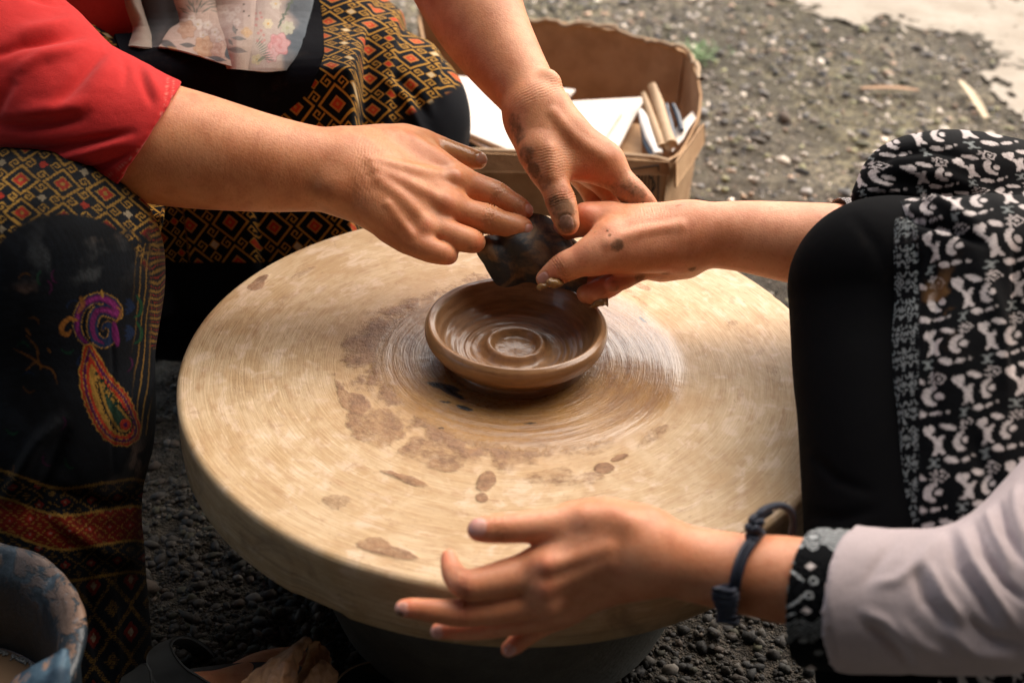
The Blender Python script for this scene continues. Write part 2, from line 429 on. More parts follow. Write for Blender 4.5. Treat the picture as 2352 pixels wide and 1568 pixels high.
def creases(V, N, q, axis_uv, n, gap, depth, halfw, span=.02):
    C = hit(q); w0 = (C-CAM)@FW; A = PD(q[0]+axis_uv[0], q[1]+axis_uv[1], w0)-C; A /= np.linalg.norm(A); X = V-C
    B = np.cross(A, FW); B /= np.linalg.norm(B)
    a = X@A; b = X@B; wig = (fbm(np.c_[b*160, a*30, X@FW*60], 3)-.5)*gap*1.3
    env = np.exp(-(a/(n*gap*.5))**4)*np.exp(-(b/halfw)**4)*(np.linalg.norm(X, axis=1) < span+halfw)*(N@(-FW) > -.3)
    V -= N*(depth*env*np.clip(np.cos(2*np.pi*(a+wig)/gap), -.3, 1))[:, None]

ARMS = {}
# --- potter's right forearm, reaching in from the left
ARMS['A'] = dict(k=.006, palm=[
    ([(-60, 115, .98, 125), (60, 200, .97, 115), (150, 262, .96, 120), (250, 300, .952, 128), (330, 322, .945, 139), (430, 343, .95, 134), (600, 374, .955, 112), (720, 388, .962, 97), (800, 394, .967, 95)], .01),
    ([(800, 372, .975, 74), (900, 352, .985, 60), (975, 378, .985, 52), (1052, 412, .986, 33)], .012),
    ([(800, 395, .967, 78), (900, 410, .967, 66), (1035, 470, .972, 40)], .012),
    ([(800, 410, .962, 74), (900, 450, .958, 62), (985, 520, .963, 40)], .012),
    ([(800, 425, .957, 66), (870, 480, .950, 56), (935, 540, .953, 36)], .012),
    ([(830, 345, .995, 52), (900, 330, 1.0, 42), (965, 335, 1.0, 36)], .012),
    ([(900, 430, .985, 60), (980, 480, .992, 50)], .012),
  ], fingers=[
    ([(1000, 398, .988, 34), (1058, 420, .99, 36), (1100, 434, .99, 33), (1137, 449, .988, 33.5), (1165, 462, .987, 27), (1190, 476, .986, 25), (1203, 484, .986, 21)],),
    ([(985, 460, .972, 38), (1035, 480, .972, 38), (1075, 492, .973, 34), (1118, 503, .975, 34.5), (1150, 512, .976, 29), (1180, 519, .978, 28), (1200, 523, .98, 24)],),
    ([(950, 505, .962, 36), (1000, 526, .960, 35), (1045, 543, .958, 32), (1078, 552, .961, 29), (1090, 556, .975, 25), (1075, 556, .99, 22)],),
    ([(900, 525, .953, 34), (945, 553, .950, 33), (988, 574, .948, 29), (1018, 582, .951, 26), (1030, 585, .963, 22.5), (1015, 583, .978, 20)],),
    ([(930, 325, 1.003, 38), (985, 336, 1.006, 33), (1032, 350, 1.008, 28), (1070, 362, 1.01, 26), (1098, 368, 1.012, 21)], .001),
  ], more=[
    ([(850, 372, 11, .0002), (940, 390, 11, .0008), (1030, 410, 14, .0012)], .006),
    ([(860, 392, 10, .0002), (950, 428, 10, .0008), (1022, 468, 14, .0014)], .006),
    ([(870, 415, 9, .0002), (930, 462, 9, .0006), (980, 515, 13, .0012)], .006),
    ([(1046, 408, 18, .0022), (1052, 412, 18, .0022)], .008),
    ([(1024, 468, 20, .0025), (1030, 472, 20, .0025)], .008),
    ([(976, 522, 18, .0022), (980, 526, 18, .0022)], .008),
    ([(758, 430, 30, .003), (770, 434, 28, .003)], .012),
    ([(890, 470, 7, .0004), (912, 500, 7, .0007), (945, 540, 7, .0004)], .004),
  ])
# --- potter's left forearm, coming down from the top
ARMS['B'] = dict(k=.008, palm=[
    ([(1000, -230, 1.10, 150), (1045, -110, 1.09, 135), (1075, -20, 1.075, 118), (1110, 60, 1.055, 103), (1160, 140, 1.035, 86), (1205, 205, 1.015, 72), (1233, 250, 1.0, 66)], .01),
    ([(1240, 255, .998, 62), (1292, 303, .994, 58), (1340, 343, .992, 50), (1388, 368, .992, 42)], .012),
    ([(1240, 262, 1.0, 56), (1300, 330, 1.01, 54), (1370, 392, 1.018, 34)], .012),
    ([(1230, 270, 1.01, 54), (1280, 330, 1.03, 50), (1350, 395, 1.04, 36)], .012),
    ([(1222, 265, .996, 54), (1238, 330, .985, 50), (1260, 385, .980, 42)], .012),
    ([(1275, 375, .985, 30), (1330, 388, .99, 26), (1390, 395, .996, 26)], .014),
    ([(1192, 262, 1.005, 26), (1190, 290, 1.0, 22), (1208, 330, .995, 22)], .01),
  ], fingers=[
    ([(1236, 350, .98, 44), (1262, 398, .978, 38.5), (1276, 432, .974, 34), (1288, 462, .97, 35), (1297, 492, .966, 32), (1304, 514, .964, 27)],),
    ([(1360, 352, .995, 40), (1392, 378, .994, 40), (1425, 415, .992, 33), (1452, 443, .99, 33), (1478, 470, .992, 30), (1500, 505, 1.0, 26), (1500, 530, 1.01, 22)],),
    ([(1350, 380, 1.02, 36), (1385, 415, 1.025, 33), (1415, 455, 1.025, 30), (1425, 500, 1.02, 26)],),
    ([(1330, 385, 1.04, 34), (1355, 425, 1.045, 30), (1372, 465, 1.045, 28), (1375, 510, 1.03, 25)],),
  ], more=[
    ([(1262, 345, 10, .0005), (1262, 380, 10, .0008), (1264, 402, 14, .0012)], .006),
    ([(1270, 262, 9, .0002), (1325, 322, 9, .0008), (1383, 362, 15, .0015)], .006),
    ([(1262, 180, 18, .002), (1266, 184, 18, .002)], .01),
  ])
# --- apprentice's right forearm, from the right to the dish
ARMS['C'] = dict(k=.007, palm=[
    ([(2150, 600, .99, 100), (2020, 580, .985, 100), (1920, 568, .978, 99), (1830, 558, .975, 93), (1720, 544, .972, 82), (1640, 540, .972, 75), (1580, 542, .974, 71)], .01),
    ([(1580, 520, .98, 54), (1480, 515, .985, 48), (1400, 508, .985, 40), (1352, 503, .985, 34)], .012),
    ([(1580, 545, .974, 66), (1490, 545, .972, 64), (1420, 550, .970, 56)], .012),
    ([(1560, 560, .97, 58), (1470, 572, .962, 54), (1400, 582, .960, 46), (1365, 590, .960, 40)], .012),
    ([(1570, 575, .985, 56), (1520, 590, .995, 50), (1450, 590, 1.0, 46), (1400, 590, 1.0, 40)], .012),
    ([(1570, 595, .99, 40), (1520, 607, .995, 34)], .010),
  ], fingers=[
    ([(1400, 500, .987, 34), (1352, 505, .987, 36), (1322, 516, .990, 30), (1295, 527, .993, 27), (1275, 545, .995, 22)],),
    ([(1400, 560, .963, 50), (1372, 580, .960, 46), (1332, 598, .960, 37), (1300, 612, .962, 35), (1275, 626, .966, 29), (1252, 640, .970, 21)],),
    ([(1440, 590, 1.0, 40), (1395, 625, 1.005, 28), (1370, 655, .998, 27), (1350, 672, .990, 26)],),
    ([(1470, 600, .99, 38), (1430, 632, .985, 28), (1400, 655, .978, 27), (1362, 672, .972, 26), (1348, 674, .97, 20)],),
    ([(1500, 600, .985, 36), (1465, 628, .98, 20), (1432, 646, .972, 19), (1405, 655, .968, 17)],),
  ], more=[
    ([(1560, 520, 9, .0002), (1470, 535, 9, .0006), (1400, 560, 12, .0008)], .006),
    ([(1340, 490, 18, .0015), (1346, 492, 18, .0015)], .008),
  ])
# --- apprentice's left forearm, in front of the wheel
ARMS['D'] = dict(k=.007, palm=[
    ([(2150, 1380, .683, 105), (2000, 1368, .686, 106), (1900, 1348, .688, 104), (1800, 1330, .69, 99), (1700, 1316, .695, 90), (1610, 1299, .70, 86), (1530, 1280, .70, 84), (1480, 1268, .70, 88)], .01),
    ([(1480, 1255, .70, 80), (1400, 1245, .70, 74), (1320, 1268, .70, 60), (1250, 1300, .70, 50)], .012),
    ([(1470, 1275, .70, 78), (1380, 1300, .70, 66), (1255, 1345, .70, 46)], .012),
    ([(1460, 1285, .705, 72), (1380, 1325, .708, 56), (1262, 1385, .71, 38)], .012),
    ([(1450, 1290, .71, 66), (1390, 1330, .715, 50), (1285, 1400, .72, 34)], .012),
    ([(1450, 1235, .705, 66), (1390, 1207, .708, 58), (1320, 1203, .708, 48)], .012),
    ([(1400, 1300, .72, 60), (1320, 1340, .725, 50)], .012),
  ], fingers=[
    ([(1385, 1203, .705, 54), (1310, 1203, .703, 44), (1250, 1207, .70, 39), (1190, 1211, .697, 35), (1135, 1214, .694, 33), (1100, 1216, .692, 27)],),
    ([(1290, 1285, .70, 48), (1240, 1305, .70, 47), (1170, 1325, .695, 44), (1110, 1338, .69, 38), (1072, 1342, .688, 35), (1045, 1322, .695, 28), (1034, 1296, .703, 22), (1031, 1280, .707, 19)],),
    ([(1290, 1345, .70, 44), (1240, 1373, .70, 42), (1150, 1396, .696, 36), (1060, 1406, .692, 32), (1000, 1402, .69, 27), (950, 1396, .69, 23), (927, 1396, .69, 20)],),
    ([(1300, 1385, .71, 40), (1250, 1410, .712, 34), (1170, 1430, .71, 29), (1085, 1444, .706, 25), (1030, 1446, .704, 21), (1006, 1448, .704, 18)],),
    ([(1310, 1395, .722, 34), (1262, 1422, .722, 29), (1215, 1455, .72, 24), (1185, 1478, .718, 22), (1168, 1490, .716, 18)],),
  ], more=[
    ([(1440, 1200, 18, .0008), (1400, 1190, 20, .001), (1350, 1190, 20, .0008)], .01),
    ([(1250, 1300, 22, .0022), (1256, 1300, 22, .0022)], .01), ([(1245, 1355, 20, .0025), (1251, 1355, 20, .0025)], .01), ([(1258, 1392, 18, .002), (1264, 1392, 18, .002)], .008),
    ([(1400, 1262, 10, .0002), (1330, 1280, 10, .0006), (1260, 1298, 12, .0008)], .006),
    ([(1400, 1290, 10, .0002), (1330, 1320, 10, .0006), (1256, 1350, 12, .0008)], .006),
  ])
def build_arm(key):
    V, F, N = limb(ARMS[key]); see(V); att = np.zeros((len(V), 3)); flush = np.zeros(len(V))
    def mudat(q, r, s=1.0, ch=0):
        att[:, ch] = np.maximum(att[:, ch], s*sstep(r, r*.35, dist_px(V, q)))
    def fl(q, r, s=1.0): np.maximum(flush, s*sstep(r, 0, dist_px(V, q)), out=flush)
    if key == 'A':
        nail(V, N, att, (1222, 481, .985), (20, 12, 0), .0055, .0042)
        nail(V, N, att, (1222, 528, .975), (14, 4, .006), .0055, .0045)
        nail(V, N, att, (1112, 366, 1.0), (20, 4, .003), .006, .005)
        creases(V, N, (1140, 450, .975), (20, 10), 5, .0020, .0011, .015)
        creases(V, N, (1120, 503, .963), (20, 6), 5, .0020, .0011, .015)
        creases(V, N, (1190, 476, .978), (20, 12), 3, .0018, .0009, .012)
        creases(V, N, (845, 370, .94), (20, 3), 9, .0026, .00045, .035, .05)
        for q in ((1060, 350, 1.0), (1085, 358, 1.0), (1035, 335, 1.0), (1105, 362, 1.005)): mudat(q, .014, 1, 2)
        mudat((985, 312, .985), .02, .5, 2); mudat((1050, 400, .97), .02, .25, 2); mudat((1150, 500, .965), .02, .35, 2); mudat((1145, 430, .975), .014, .35, 2)
        mudat((1224, 530, .975), .007, .35); mudat((1085, 575, .965), .01, .45); mudat((1040, 600, .955), .008, .4)
        for q in ((1220, 490, .985), (1225, 528, .975), (1105, 565, .96), (1040, 605, .95)): fl(q, .013)
        for q in ((1050, 405, .965), (1030, 470, .95), (980, 520, .945), (1140, 450, .975), (1118, 503, .965)): fl(q, .011, .5)
    if key == 'B':
        nail(V, N, att, (1301, 514, .952), (5, 20, 0), .0068, .0056)
        creases(V, N, (1286, 455, .957), (6, 20), 4, .0022, .0012, .017)
        creases(V, N, (1262, 375, .965), (4, 20), 12, .0024, .0005, .024, .04)
        creases(V, N, (1265, 195, .99), (10, 20), 7, .0025, .0004, .03, .05)
        creases(V, N, (1440, 435, .98), (16, 16), 8, .0023, .0006, .018, .03)
        for q, r, s in (((1285, 440, .96), .016, .5), ((1294, 480, .955), .017, .85), ((1301, 515, .95), .014, .9), ((1270, 465, .96), .012, .8), ((1245, 420, .97), .012, .7),
                     ((1205, 355, .99), .014, .8), ((1222, 392, .985), .011, 1), ((1188, 310, .995), .014, .75), ((1175, 285, 1.0), .016, .7), ((1465, 450, .985), .015, .62),
                     ((1440, 425, .985), .01, .5), ((1430, 400, .985), .010, .4), ((1495, 465, .985), .01, .6), ((1400, 440, 1.0), .02, .5), ((1425, 470, 1.0), .02, .5), ((1265, 350, .97), .02, .3)): mudat(q, r, s)
        fl((1350, 405, .985), .022); fl((1400, 412, .985), .014, .8); fl((1300, 440, .96), .012, .6)
    if key == 'C':
        nail(V, N, att, (1245, 639, .962), (-20, 12, 0), .0062, .0046)
        creases(V, N, (1285, 612, .955), (-20, 12), 4, .002, .0010, .014)
        for q, r, s in (((1418, 563, .95), .0085, .85), ((1400, 538, .95), .003, .8), ((1395, 528, .95), .002, .8), ((1560, 470, .97), .006, .5), ((1470, 640, .98), .01, .6), ((1530, 632, .985), .01, .55), ((1590, 622, .985), .006, .9), ((1410, 660, .97), .01, .5), ((1260, 655, .965), .006, .7), ((1365, 530, .97), .003, .5)): mudat(q, r, s)
        fl((1345, 478, .97), .02, .8); fl((1270, 632, .96), .012, .8); fl((1400, 655, .97), .03, .8); fl((1540, 625, .98), .02, .6)
        creases(V, N, (1500, 500, .95), (-20, 0), 12, .0023, .0003, .024, .04)
    if key == 'D':
        nail(V, N, att, (1093, 1208, .68), (-20, 2, 0), .0055, .0058, facing=-FW*.75+np.array([-.45, 0, .45]))
        nail(V, N, att, (920, 1403, .684), (-20, 2, 0), .0045, .0040, facing=-FW*.7+np.array([-.5, 0, -.3]))
        nail(V, N, att, (1000, 1456, .695), (-20, 2, 0), .004, .0034, facing=-FW*.8+np.array([0, 0, -.5]))
        nail(V, N, att, (1170, 1497, .708), (-12, 16, 0), .004, .0034)
        creases(V, N, (1060, 1350, .68), (-18, 6), 4, .002, .0010, .013)
        creases(V, N, (1145, 1212, .68), (-20, 2), 4, .0022, .0010, .015)
        creases(V, N, (1062, 1406, .684), (-20, 0), 3, .0016, .0005, .012)
        mudat((915, 1410, .684), .005, .8); mudat((925, 1385, .684), .004, .5)
        for q in ((1090, 1215, .685), (1033, 1275, .70), (925, 1396, .685), (1005, 1450, .70), (1170, 1492, .712)): fl(q, .014)
        for q in ((1060, 1350, .685), (1250, 1300, .68), (1060, 1406, .685), (1250, 1350, .68)): fl(q, .012, .7)
    return V, F, att, flush
def join_parts(parts):
    Vs, Fs, As, Rs = [], [], [], []; n = 0
    for V, F, a, r in parts: Vs.append(V); Fs.append(F+n); As.append(a); Rs.append(r); n += len(V)
    return np.concatenate(Vs), np.concatenate(Fs), np.concatenate(As), np.concatenate(Rs)
def body_mesh(parts, mat, parent):
    V, F, a, r = join_parts(parts); me = mesh('body', V, F); setcol(me, 'paint', a)
    fa = me.attributes.new('flush', 'FLOAT', 'POINT'); fa.data.foreach_set('value', r.astype(np.float32))
    return link('body', me, mat, parent)

# ------------------------------------------------------------------ ground
def ground_z(x, y):
    P = np.stack([x, y, 0*x], -1)
    return (fbm(P*6, 3)-.5)*.012+(fbm(P*42+3, 4)-.5)*.016
def ground_color(x, y):
    P = np.stack([x, y, 0*x], -1); a = fbm(P*9+5, 4); b = fbm(P*60, 3); g = sstep(.50, .62, fbm(P*3.2+11, 3))
    c = (np.array([.16, .132, .090])+np.array([.27, .22, .135])*sstep(.5, 1.3, y+.3*x)[..., None])*(1+1.6*(b-.5))[..., None]*(1+.8*(a-.5))[..., None]  # far ground lightened in its colour, standing in for open daylight
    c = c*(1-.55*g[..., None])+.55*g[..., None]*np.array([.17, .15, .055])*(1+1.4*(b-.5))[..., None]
    d = np.hypot(x, y-.05); wheel_shade = sstep(.95, .45, d+.5*(a-.5)+.10*np.clip(x, 0, 1)); dk = np.maximum(sstep(.50, .42, fbm(P*3.3+31, 4)), .9*np.exp(-(((x-.95)/.38)**2+((y-1.55)/.28)**2))); spk = fbm(P*150+4, 2); c = c*(.45+1.1*sstep(.35, .62, spk))[..., None]  # shade round and under the wheel is painted into the ground colour
    c = c*(1-.88*wheel_shade-.55*dk*(1-wheel_shade))[..., None]*np.array([.97, 1, 1.02])
    return c
n1, n2 = 560, 600
xs = np.linspace(-1.5, 1.6, n1); ys = np.linspace(-.75, 2.6, n2)
X, Y = np.meshgrid(xs, ys, indexing='ij'); Z = ground_z(X, Y)
edge = np.minimum(np.minimum(X+1.5, 1.6-X), np.minimum(Y+.75, 2.6-Y)); Z = Z*sstep(0, .08, edge)
V = np.stack([X, Y, Z], -1).reshape(-1, 3); F = gridF(n1, n2)
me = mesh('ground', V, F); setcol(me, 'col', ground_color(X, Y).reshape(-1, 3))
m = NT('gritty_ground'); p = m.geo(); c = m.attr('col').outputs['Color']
vo = m.n('TexVoronoi', feature='F1'); vo.inputs['Scale'].default_value = 430; m.l(p, vo.inputs['Vector'])
c = m.mix(m.rng(m.noise(p, 190, 4, .7), .3, .7, .0, .8), c, m.mix(m.noise(p, 90, 2), (.03, .026, .02), (.30, .24, .18)))
h = m.math('ADD', m.math('MULTIPLY', vo.outputs['Distance'], -.9), m.noise(p, 260, 5, .75))
m.set(col=c, rough=.9, nrm=m.bump(h, .006, 1.0)); M_GROUND = m.m
g = link('ground', me, M_GROUND); tag(g, kind='structure')
# the same ground carries on to the horizon around it
o = [(-40, -40), (40, -40), (40, 40), (-40, 40)]; i_ = [(-1.5, -.75), (1.6, -.75), (1.6, 2.6), (-1.5, 2.6)]
V2 = [(x, y, 0) for x, y in o]+[(x, y, 0) for x, y in i_]
me = mesh('ground', V2, [(0, 1, 5, 4), (1, 2, 6, 5), (2, 3, 7, 6), (3, 0, 4, 7)], False); setcol(me, 'col', np.tile([[.12, .10, .075]], (8, 1)))
tag(link('ground', me, M_GROUND), kind='structure')
# pale cement apron with a broken edge, up to the right
E = [(1750, -60), (1800, 2), (1858, 37), (1895, 51), (1950, 62), (2012, 55), (2019, 33), (2063, 51), (2092, 84), (2150, 73), (2205, 84), (2260, 106), (2293, 135), (2289, 172), (2245, 175), (2262, 200), (2271, 219), (2300, 232), (2307, 248), (2330, 270), (2352, 292), (2430, 330), (2600, 420)]
pe = [PZ(u, v, 0)[:2] for u, v in E]
def in_poly(x, y, P):
    P = np.array(P); r = np.zeros(x.shape, bool); j = len(P)-1
    for i in range(len(P)):
        c = ((P[i, 1] > y) != (P[j, 1] > y)) & (x < (P[j, 0]-P[i, 0])*(y-P[i, 1])/(P[j, 1]-P[i, 1]+1e-12)+P[i, 0]); r ^= c; j = i
    return r
poly = [tuple(q) for q in pe]+[(5, 1.2), (5, 9), (.75, 9)]
gx, gy = np.meshgrid(np.arange(.35, 2.6, .0075), np.arange(.9, 3.4, .0075), indexing='ij'); Pq = np.stack([gx, gy, 0*gx], -1)
wx_, wy_ = gx+.035*(fbm(Pq*16, 5)-.5)*2, gy+.035*(fbm(Pq*16+8, 5)-.5)*2
inside = in_poly(wx_, wy_, poly) & ~((fbm(Pq*40+3, 3) > .66) & ~in_poly(wx_-.04, wy_-.04, poly)); F = gridF(*gx.shape); F = F[inside.ravel()[F].all(1)]
V = np.stack([gx, gy, 0.0055+.002*(fbm(Pq*30, 2)-.5)], -1).reshape(-1, 3); used = np.unique(F); mp = np.full(len(V), -1); mp[used] = np.arange(len(used)); V, F = V[used], mp[F]
me = mesh('pavement', V, F)
me2 = mesh('pavement', [(2.59, .9, .0085), (9, .9, .0085), (9, 9, .0085), (.75, 9, .0085), (.75, 3.39, .0085), (2.59, 3.39, .0085)], [(0, 1, 2, 5), (5, 2, 3, 4)], False)
m = NT('pale_cement'); p = m.geo()
c = m.mix(m.rng(m.noise(p, 5, 6, .65), .35, .65), (.47, .41, .33), (.36, .30, .23)); c = m.mix(m.rng(m.noise(p, 60, 4, .7), .55, .7, 0, .5), c, (.22, .18, .13))
m.set(col=c, rough=.9, nrm=m.bump(m.noise(p, 80, 5, .7), .004, .7)); tag(link('pavement', me, m.m), kind='structure'); tag(link('pavement', me2, m.m), kind='structure')
# gravel bedded in the ground
N_ = 56000
x = rng.uniform(-1.35, 1.45, N_); y = rng.uniform(-.6, 2.45, N_); x[:20000] = rng.uniform(-.45, .75, 20000); y[:20000] = rng.uniform(-.35, .25, 20000); keep = ~in_poly(x, y, poly) & (rng.random(N_) < .35+.65*sstep(.35, .6, fbm(np.stack([x, y, 0*x], -1)*5+2, 2))); x, y = x[keep], y[keep]; N_ = len(x)
bm = bmesh.new(); bmesh.ops.create_icosphere(bm, subdivisions=1, radius=1); B = np.array([v.co[:] for v in bm.verts]); BF = np.array([[v.index for v in f.verts] for f in bm.faces]); bm.free()
B = B/np.abs(B).max()
s = .0017+.0050*rng.random(N_)**3.5; s *= np.where(rng.random(N_) < .02, 1.8, 1)*np.where(y > .5, 1.45, 1)
th = rng.uniform(0, 6.28, N_); sc = np.stack([s*rng.uniform(.8, 1.6, N_), s*rng.uniform(.7, 1.1, N_), s*rng.uniform(.45, .8, N_)], -1)
jit = 1+.75*(rng.random((N_, len(B), 1))-.5)
Q = B[None]*jit*sc[:, None]; cx, sx = np.cos(th)[:, None], np.sin(th)[:, None]
Q = np.stack([Q[..., 0]*cx-Q[..., 1]*sx+x[:, None], Q[..., 0]*sx+Q[..., 1]*cx+y[:, None], Q[..., 2]+(ground_z(x, y)+s*.18)[:, None]], -1)
F = (BF[None]+(np.arange(N_)*len(B))[:, None, None]).reshape(-1, 3)
me = mesh('gravel', Q.reshape(-1, 3), F, False)
pal = np.array([[.30, .26, .21], [.20, .17, .14], [.12, .11, .10], [.40, .35, .29], [.24, .17, .12], [.09, .085, .08], [.17, .16, .09]])
cc = pal[rng.integers(0, len(pal), N_)]*(.7+.6*rng.random((N_, 1))); stone_shade = sstep(.95, .45, np.hypot(x, y-.05)+.08*np.clip(x, 0, 1)); cc *= (2.0-1.76*stone_shade)[:, None]*np.where(rng.random(N_) < .12, 1.9, np.where(rng.random(N_) < .35, .35, 1))[:, None]; setcol(me, 'col', np.repeat(cc, len(B), 0))  # stones near the wheel carry the same painted shade
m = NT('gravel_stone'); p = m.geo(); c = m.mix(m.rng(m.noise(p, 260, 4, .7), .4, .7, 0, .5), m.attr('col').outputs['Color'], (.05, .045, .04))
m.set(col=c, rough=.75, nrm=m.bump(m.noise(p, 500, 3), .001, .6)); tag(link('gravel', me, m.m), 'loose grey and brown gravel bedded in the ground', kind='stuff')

# unseen dark cover overhead and wall behind the camera, added to block sky light
m = NT('dark_blocker_boards'); p = m.geo(); m.set(col=m.mix(m.noise(p, 3, 5), (.10, .07, .05), (.05, .037, .028)), rough=.9); M_BLOCKER = m.m
light_blocker = tag(empty('added_blocker', (0, -3.2, 0)), 'unseen dark timber cover and wall, added to block sky light', 'light blocker')
def boxm(x0, x1, y0, y1, z0, z1): return np.array([(x0, y0, z0), (x1, y0, z0), (x1, y1, z0), (x0, y1, z0), (x0, y0, z1), (x1, y0, z1), (x1, y1, z1), (x0, y1, z1)], float), np.array([(0, 3, 2, 1), (4, 5, 6, 7), (0, 1, 5, 4), (1, 2, 6, 5), (2, 3, 7, 6), (3, 0, 4, 7)])
V, F = boxm(-4.5, 4.5, -3.4, -.15, 2.25, 2.33); V[:, 2] += (V[:, 1]+.15)*-.12; link('blocker_roof', mesh('blocker_roof', V, F, False), M_BLOCKER, light_blocker)
V, F = boxm(-4.4, 4.4, -3.4, -3.25, 0, 2.7); link('wall', mesh('wall', V, F, False), M_BLOCKER, light_blocker)
for x_ in (-3.2, 3.2): V, F = boxm(x_-.06, x_+.06, -.4, -.28, 0, 2.27); link('blocker_post', mesh('blocker_post', V, F, False), M_BLOCKER, light_blocker)

# ------------------------------------------------------------------ the potter's wheel
wheel = tag(empty('potters_wheel', (0, 0, 0)), 'round pale wooden turntable with a wet ring of clay slip at its middle', "potter's wheel")
NR, NA = 200, 900
rr = np.concatenate([np.linspace(0, .2645, NR-8), .2645+.0055*np.sin(np.linspace(0, np.pi/2, 9))[1:]])
zz = np.concatenate([np.zeros(NR-8), .0055*(np.cos(np.linspace(0, np.pi/2, 9))[1:]-1)])
side_r = [.2705, .271, .2705, .262, .20]; side_z = [-.018, -.035, -.050, -.0568, -.0568]
rr = np.concatenate([rr, side_r]); zz = np.concatenate([zz, side_z]); NR = len(rr)
a = np.linspace(0, 2*np.pi, NA, endpoint=False); R_, A_ = np.meshgrid(rr, a, indexing='ij'); Z_ = np.repeat(zz[:, None], NA, 1)
x, y = R_*np.cos(A_), R_*np.sin(A_); P2 = np.stack([x, y, 0*x], -1)
nz = fbm(P2*30+1, 4); nz2 = fbm(P2*75+9, 4); nl = fbm(P2*9+4, 3)
wet = sstep(.136+.016*np.cos(A_-.1), .112+.014*np.cos(A_-.1), R_+.014*(nl-.5)+.006*(nz-.5))
crust = sstep(.158, .128, R_+.050*(nz-.5)+.05*(nl-.5))*(1-.9*wet)*sstep(.36, .60, nz2*.6+nz*.4+.06*sstep(.15, .12, R_))
crust *= np.clip(.72+.5*np.cos(A_-3.7), .45, 1)**.6
dark = np.zeros_like(x)
def spot(u, v, L, Wd, ang, s=1.0, arr=None, n=.5):
    q = PZ(u, v, H); ca, sa = math.cos(ang), math.sin(ang); X1, Y1 = (x-q[0]), (y-q[1]); a1 = (X1*ca+Y1*sa)/L; b1 = (-X1*sa+Y1*ca)/Wd
    d = np.hypot(a1, b1)+(nz2-.5)*2.2*n; t = crust if arr is None else arr; t[:] = np.maximum(t, s*sstep(1.1, .75, d)*(R_ < .262))
tn = lambda u, v: math.atan2(PZ(u, v, H)[1], PZ(u, v, H)[0])+math.pi/2
for u, v, L, Wd, s in ((600, 642, .016, .005, .9), (590, 655, .008, .006, .8), (1386, 1075, .008, .007, 1), (930, 1098, .022, .004, .8), (900, 1090, .012, .003, .7), (1115, 1112, .007, .014, .9), (1108, 1140, .005, .006, .8), (890, 1265, .024, .006, .8), (865, 1245, .01, .005, .7), (1425, 1050, .008, .003, 1), (770, 1150, .012, .009, .5), (640, 590, .01, .003, .6), (690, 630, .02, .004, .4), (1250, 1095, .03, .012, .5), (1000, 1045, .03, .016, .6), (860, 980, .03, .02, .7), (820, 930, .018, .01, .8), (790, 905, .022, .004, .7), (1340, 1100, .02, .008, .5), (1500, 1000, .02, .006, .5), (1780, 860, .02, .008, .35), (1700, 760, .02, .01, .3), (560, 900, .03, .008, .25), (1480, 660, .01, .005, .5)):
    spot(u, v, L, Wd, tn(u, v), s)
for u, v, L, Wd in ((1020, 890, .016, .004), (1065, 938, .008, .0025), (1022, 925, .006, .0015), (1218, 974, .005, .0014), (1015, 985, .003, .001), (1040, 905, .014, .003), (1475, 735, .006, .0015)): spot(u, v, L, Wd, tn(u, v)+(.5 if u < 1023 else 0), 1, dark, .25)
ridge = fbm(np.stack([R_*230, 3+.9*np.cos(A_), 7+.9*np.sin(A_)], -1), 3)-.5
chip = sstep(.60, .72, fbm(np.stack([x*16, y*16, Z_*30+5], -1), 4)); R2 = R_-chip*.0022*(R_ > .262)*(R_ < .2712); x, y = R2*np.cos(A_), R2*np.sin(A_)
Z_ = Z_+crust*(.0006+.0016*(nz2-.4))*(R_ < .26)+wet*(.0012*ridge+.0009)
V = np.stack([x, y, Z_], -1).reshape(-1, 3)
me = mesh('turntable', V, gridF(NR, NA, False, True)); setcol(me, 'marks', np.stack([crust, wet, dark], -1).reshape(-1, 3))
m = NT('worn_wood_and_slip'); p = m.pos(); sp = m.n('SeparateXYZ'); m.l(p, sp.inputs[0]); X_, Y_, Zs = sp.outputs
r = m.math('SQRT', m.math('ADD', m.math('MULTIPLY', X_, X_), m.math('MULTIPLY', Y_, Y_)))
cosx, siny = m.math('DIVIDE', X_, r), m.math('DIVIDE', Y_, r)
def polar(kr, ka, kz=0.0):
    c = m.n('CombineXYZ'); m.l(m.math('ADD', m.math('MULTIPLY', r, kr), m.math('MULTIPLY', Zs, kz)), c.inputs[0]); m.l(m.math('MULTIPLY', cosx, ka), c.inputs[1]); m.l(m.math('MULTIPLY', siny, ka), c.inputs[2]); return c.outputs[0]
big = m.noise(polar(34, 5, 30), 1, 5, .62, .6); mid = m.noise(polar(130, 9, 150), 1, 5, .65, .3); fine = m.noise(polar(800, 6.5, 900), 1, 3, .6)
tiny = m.noise(polar(420, 40, 420), 1, 4, .7)
c = m.mix(m.rng(big, .32, .68), (.58, .425, .255), (.46, .300, .145)); c = m.mix(m.rng(mid, .48, .72, 0, .75), c, (.38, .215, .095))
c = m.mix(m.rng(m.noise(polar(70, 9, 80), 1, 4, .6, .5), .50, .68, 0, .55), c, (.72, .56, .42))
c = m.mix(m.rng(fine, .45, .78, 0, .42), c, (.35, .21, .10)); c = m.mix(m.rng(fine, .28, .5, .32, 0), c, (.80, .62, .40))
c = m.mix(m.rng(m.noise(p, 26, 6, .65, .5), .54, .70, 0, .55), c, (.46, .28, .125)); c = m.mix(m.rng(m.noise(p, 60, 5, .7, .5), .60, .70, 0, .4), c, (.30, .17, .09))
c = m.mix(m.rng(tiny, .60, .70, 0, .45), c, (.24, .13, .065))
